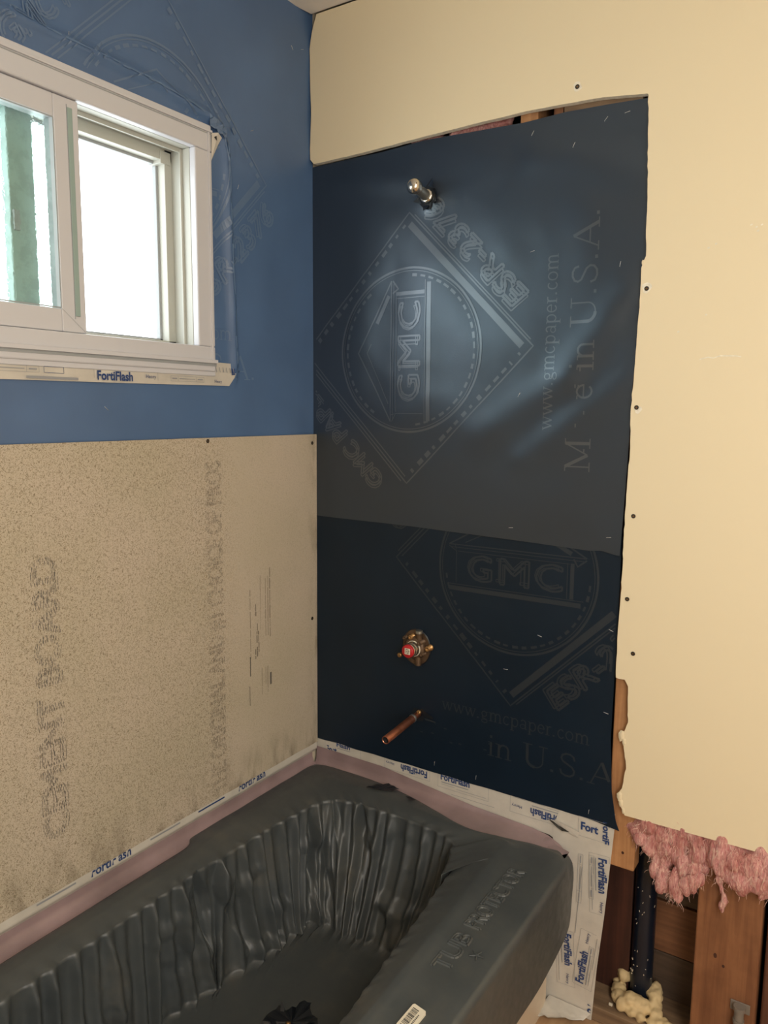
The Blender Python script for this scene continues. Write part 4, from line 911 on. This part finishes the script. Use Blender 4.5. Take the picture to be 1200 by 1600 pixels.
# grey stub on the stud
stb = empty('pipe_stub', (1.130, .004, .100)); tag(stb, 'small grey capped pipe stub low on the wide stud', 'pipe fitting')
q = MB(); q.box((1.112, .0005, .100), (1.150, .0035, .122), 'pvc'); q.build('strap', stb, .001)
q = MB(); q.tube([(1.131, -.010, .118), (1.131, -.014, .040)], .0095, 'pvc', 18); q.build('pipe', stb)
q = MB(); q.tube([(1.131, -.0115, .092), (1.131, -.0118, .084)], .0112, 'pvc', 18); q.tube([(1.131, -.010, .112), (1.131, -.010, .121)], .0120, 'pvc', 18); q.build('collar', stb)

def blob(name, blobs, voxel, disp, mat, aniso=(1, 1, 1), seed=0, smooth=True):
    bm = bmesh.new()
    for (x, y, z, r, ry, rz) in blobs:
        g = bmesh.ops.create_icosphere(bm, subdivisions=3, radius=1)
        for v in g['verts']: v.co = Vector((x+v.co.x*r, y+v.co.y*ry, z+v.co.z*rz))
    me = bpy.data.meshes.new(name+'_src'); bm.to_mesh(me); bm.free(); o = bpy.data.objects.new(name+'_src', me); COL.objects.link(o)
    md = o.modifiers.new('r', 'REMESH'); md.mode = 'VOXEL'; md.voxel_size = voxel
    dg = bpy.context.evaluated_depsgraph_get(); dg.update(); ev = o.evaluated_get(dg); m2 = bpy.data.meshes.new_from_object(ev)
    bpy.data.objects.remove(o); m2.name = name
    nr = [v.normal.copy() for v in m2.vertices]
    for v, n_ in zip(m2.vertices, nr):
        c = v.co; d = 0
        for f_, a_ in disp: d += a_*noise.noise(Vector((c.x*f_*aniso[0]+seed, c.y*f_*aniso[1], c.z*f_*aniso[2])))
        v.co = c+n_*d
    m2.materials.clear(); m2.materials.append(MAT[mat])
    for p in m2.polygons: p.use_smooth = smooth; p.material_index = 0
    o = bpy.data.objects.new(name, m2); COL.objects.link(o); return o
# foam round the pipe foot
fb = []
random.seed(12)
for (x, y, z, r) in [(.872, .066, .030, .020), (.868, .058, .014, .018), (.872, .030, .012, .018), (.880, .010, .012, .017), (.892, -.004, .010, .016), (.905, .004, .018, .020), (.922, .006, .016, .020), (.938, .008, .014, .017),
                     (.915, -.012, .006, .013), (.934, -.014, .004, .012), (.952, .040, .026, .018), (.956, .024, .016, .016), (.962, .006, .010, .014), (.972, -.010, .004, .012), (.986, -.004, .006, .010), (.996, -.012, .006, .012), (.958, -.016, .002, .010), (.880, .050, .040, .016), (.950, .056, .030, .016), (.878, .074, .045, .012)]:
    fb.append((1.2887+1.0207*(x-1.2887), -1.6376+1.0207*(y+1.6376), 1.35+1.0207*(z-1.35)+.002, r*1.02, r*1.02, r*.95))
foam = blob('spray_foam', fb, .0032, [(60, .0045), (130, .002)], 'foam', seed=3); tag(foam, 'lumpy yellow spray foam around the foot of the black pipe', 'spray foam')
fo2 = blob('spray_foam', [(1.052, -.010, -.052, .012, .010, .012), (1.044, -.014, -.056, .012, .010, .010), (1.064, -.014, -.056, .010, .010, .010)], .003, [(90, .004)], 'foam', seed=8); tag(fo2, 'small yellow foam crumb at the foot of the wide stud', 'spray foam')
# insulation batts
def fibres(name, parent, obj, n_, mats, ln=(.015, .045), seed=1, down=.6, w=.0006):
    random.seed(seed); vs = [v for v in obj.data.vertices if v.co.y < .05]; q_ = MB()
    for k in range(n_):
        v = random.choice(vs); p = Vector(v.co)+v.normal*.001; d = (Vector((random.uniform(-1, 1), random.uniform(-.5, .2), random.uniform(-1, .6)-down))).normalized(); l_ = random.uniform(*ln); pts = [p]
        for i in range(5):
            d = (d+Vector((random.uniform(-.6, .6), random.uniform(-.35, .35), random.uniform(-.6, .6)))*.8 + Vector((0, 0, -.2))).normalized(); p = p+d*l_/5+v.normal*.0006; pts.append(p)
        q_.tube(pts, [w, w*1.2, w, w*.8, w*.6, w*.3], random.choice(mats), 3, caps=False)
    return q_.build(name, parent)
b1_ = [(.905, .012, .452, .022, .020, .024), (.925, .008, .455, .024, .024, .026), (.895, .006, .440, .018, .016, .014), (.915, .002, .425, .020, .016, .016)]
for k in range(34):
    random.seed(100+k); x_ = random.uniform(.93, 1.035); b1_.append((x_, random.uniform(-.002, .022), random.uniform(.375, .475), .018, .018, .030))
for (x_, y_, z_, l_) in [(.945, .0, .36, .030), (.958, -.006, .350, .034), (.972, -.004, .345, .030), (.985, -.010, .345, .036), (.996, -.012, .332, .030), (1.012, -.012, .352, .022), (1.026, -.014, .362, .020), (1.04, -.014, .372, .018), (1.00, -.014, .318, .014)]: b1_.append((x_, y_, z_, .010, .011, l_))
for k in range(14):
    t = k/13; b1_.append((.965+.07*t, .012, .46-.02*t, .02, .018, .025))
ins1 = blob('insulation_batt', b1_, .0030, [(28, .011), (60, .005), (150, .0012)], 'pink', aniso=(1.6, 1, .40), seed=1); tag(ins1, 'torn pink fibreglass insulation drooping below drywall, over the black pipe', 'insulation')
fibres('loose_fibres', ins1, ins1, 420, ['fibre', 'fibre', 'fibre2', 'pink'], (.006, .018), 5, w=.0004)['kind'] = 'stuff'
b2_ = []
for k in range(36):
    random.seed(300+k); x_ = random.uniform(1.055, 1.22); b2_.append((x_, random.uniform(-.002, .018), random.uniform(.425, .475), .022, .024, .026))
for (x_, y_, z_) in [(1.085, -.010, .425), (1.10, -.012, .410), (1.12, -.014, .403), (1.14, -.014, .410), (1.16, -.012, .415), (1.18, -.01, .418), (1.21, -.01, .42), (1.075, -.006, .44), (1.10, -.014, .44), (1.13, -.016, .44), (1.06, .0, .46)]: b2_.append((x_, y_, z_, .024, .020, .028))
for (x_, z_, r_) in [(1.078, .388, .008), (1.081, .370, .0065), (1.085, .355, .005), (1.088, .342, .004), (1.083, .333, .0035), (1.086, .322, .0028), (1.165, .392, .008), (1.155, .386, .007)]: b2_.append((x_, -.012, z_, r_, r_, r_*2.0))
ins2 = blob('insulation_batt', b2_, .0030, [(28, .010), (60, .0045), (150, .0012)], 'pink', aniso=(1.5, 1, .5), seed=4); tag(ins2, 'bright pink insulation lump with a thin hanging tail, right of the torn batt', 'insulation')
fibres('loose_fibres', ins2, ins2, 320, ['fibre', 'fibre', 'fibre', 'pink'], (.006, .018), 6, w=.0004)['kind'] = 'stuff'
mid = blob('insulation_batt', [(1.045, .022, .455, .03, .016, .06), (1.05, .016, .42, .025, .012, .04), (1.04, .014, .41, .02, .012, .03)], .004, [(35, .007), (90, .003)], 'pink', seed=9); tag(mid, 'darker pink insulation tucked between the torn batt and the bright lump', 'insulation')
b3_ = []
for k in range(30):
    random.seed(500+k); b3_.append((random.uniform(.30, .515), random.uniform(.022, .045), random.uniform(1.955, 2.02), .025, .02, .02))
ins3 = blob('insulation_batt', b3_, .004, [(40, .008), (110, .004)], 'pink', seed=14); tag(ins3, 'sliver of pink insulation in the gap above the black paper', 'insulation')
# debris on plate
random.seed(41)
for k, (x_, y_, lab_) in enumerate([(.853, .022, 'pale wood chip on the bottom plate near the white tape'), (1.000, .012, 'pale wood chip on the bottom plate right of the foam')]):
    q = MB(); q.box((x_, y_, -.0298), (x_+.009, y_+.005, -.024), 'dust'); tag(q.build('wood_chip', bevel=.001), lab_, 'wood chip')

# ================================================================ SCREWS AND STAPLES
def screw_mesh():
    q_ = MB(); q_.lathe((0, 0, 0), (0, -1, 0), [(-.006, .0013), (-.0002, .0018), (.0002, .0046), (.0008, .0046), (.0010, .0030), (.0004, .0012), (.0003, 0)], 'screw', 18)
    for a in (0, pi/2):
        c_, n_ = cos(a)*.0022, sin(a)*.0022; p_, r_ = -sin(a)*.0004, cos(a)*.0004
        q_.face([(-c_-p_, -.0012, -n_-r_), (c_-p_, -.0012, n_-r_), (c_+p_, -.0012, n_+r_), (-c_+p_, -.0012, -n_+r_)], 'brass')
    return q_
sc0 = screw_mesh().build('drywall_screw')
spots = [((.705, -.0166, 2.015), 'screw in the drywall above the opening, beside a small chip'), ((.866, -.0166, 1.599), 'topmost screw down the torn drywall edge, in a chipped spot'),
         ((.858, -.0166, 1.361), 'second screw down the torn drywall edge'), ((.863, -.0166, 1.135), 'third screw down the torn drywall edge, above the paper seam level'),
         ((.859, -.0166, .956), 'fourth screw down the torn drywall edge, level with the printed house'), ((.877, -.0166, .839), 'lowest screw down the torn drywall edge, above the pine block')]
for i, (p, lb) in enumerate(spots):
    o = sc0 if i == 0 else sc0.copy()
    if i: COL.objects.link(o)
    o.location = p; tag(o, lb, 'screw', 'drywall screws')
for p, lb in [((.0136, -.402, 1.279), 'screw at the top edge of the cement board, above its lettering'), ((.0136, -.024, 1.263), 'screw in the top corner of the cement board by the black paper'), ((.0136, -.027, .783), 'screw halfway down the cement board edge by the black paper')]:
    o = sc0.copy(); COL.objects.link(o); o.location = p; o.rotation_euler = (0, 0, pi/2); o['group'] = 'cement board screws'; o['label'] = lb; o['category'] = 'screw'
# chip around the upper drywall screws
q = MB(); ink = Ink(q, lambda x, z: (x, -.0166+.0002, z))
for (x_, z_, r_) in [(.705, 2.016, .010), (.866, 1.601, .010), (.861, 1.357, .008)]:
    pts = [(x_+r_*cos(a_)*(1+.5*N3(a_, x_*9)), z_+r_*sin(a_)*(1+.5*N3(a_, z_*5))) for a_ in [2*pi*k/12 for k in range(12)]]; ink.poly(pts, 'gyp')
q.build('paint_chips', dw)
q = MB(); q.tube([(-.005, 0, 0), (-.005, -.0009, 0), (.005, -.0009, 0), (.005, 0, 0)], .0005, 'steel', 6)
s0 = q.build('staple')
ST = [(.613, 1.699, 15, 'upper', 'above the big printed U.S.A.'), (.807, 1.654, 80, 'upper', 'right of the printed U.S.A.'), (.593, 1.388, 60, 'upper', 'on the fold left of the web address'), (.764, 1.945, 50, 'upper', 'left of the top corner pair'),
      (.807, 1.950, 10, 'upper', 'right of the top corner pair'), (.606, 1.945, 60, 'upper', 'under the pine stud end in the gap'), (.699, 1.905, 65, 'upper', 'below and left of the top corner pair'), (.583, 1.084, 5, 'upper', 'just above the middle of the paper seam'), (.810, 1.083, 8, 'upper', 'just above the seam near the drywall'),
      (.661, .838, -15, 'lower', 'inside the lower printed circle'), (.579, .742, 0, 'lower', 'between the lower circle and diamond point'), (.824, .878, -20, 'lower', 'at the right edge by the printed ESR number'), (.822, .689, -10, 'lower', 'at the right edge below the ESR number'),
      (.509, .450, 85, 'lower', 'at the bottom edge above the middle tape print'), (.794, .448, 85, 'lower', 'at the bottom edge near the pointed corner'), (.391, .455, 85, 'lower', 'at the bottom edge right of the copper pipe')]
for i, (x_, z_, a_, wh, lb) in enumerate(ST):
    o = s0 if i == 0 else s0.copy()
    if i: COL.objects.link(o)
    o.location = Vector(up_surf(x_, z_, .0004) if wh == 'upper' else low_surf(x_, z_, .0004)); o.rotation_euler = (0, radians(-a_), 0)
    tag(o, 'staple in the %s black paper, %s' % (wh, lb), 'staple', 'staples in the black paper')
for (y_, z_, a_, lb) in [(-.713, 2.015, 80, 'above the window near the fold'), (-.043, 2.239, 20, 'near the corner by the ceiling, right one of two'), (-.083, 2.228, -50, 'near the corner by the ceiling, left one of two'), (-.229, 1.994, 30, 'up and right of the window corner'), (-.279, 1.857, 70, 'right of the window frame beside the vertical fold'), (-.66, 1.350, -40, 'below the window tape')]:
    o = s0.copy(); COL.objects.link(o); o.location = Vector(left_surf(y_, z_, .0004)); o.rotation_euler = Matrix.Rotation(pi/2, 3, 'Z').to_euler(); o.rotation_euler = (Matrix.Rotation(pi/2, 3, 'Z') @ Matrix.Rotation(radians(-a_), 3, 'Y')).to_euler()
    tag(o, 'small staple in the blue paper, '+lb, 'staple', 'staples in the blue paper')
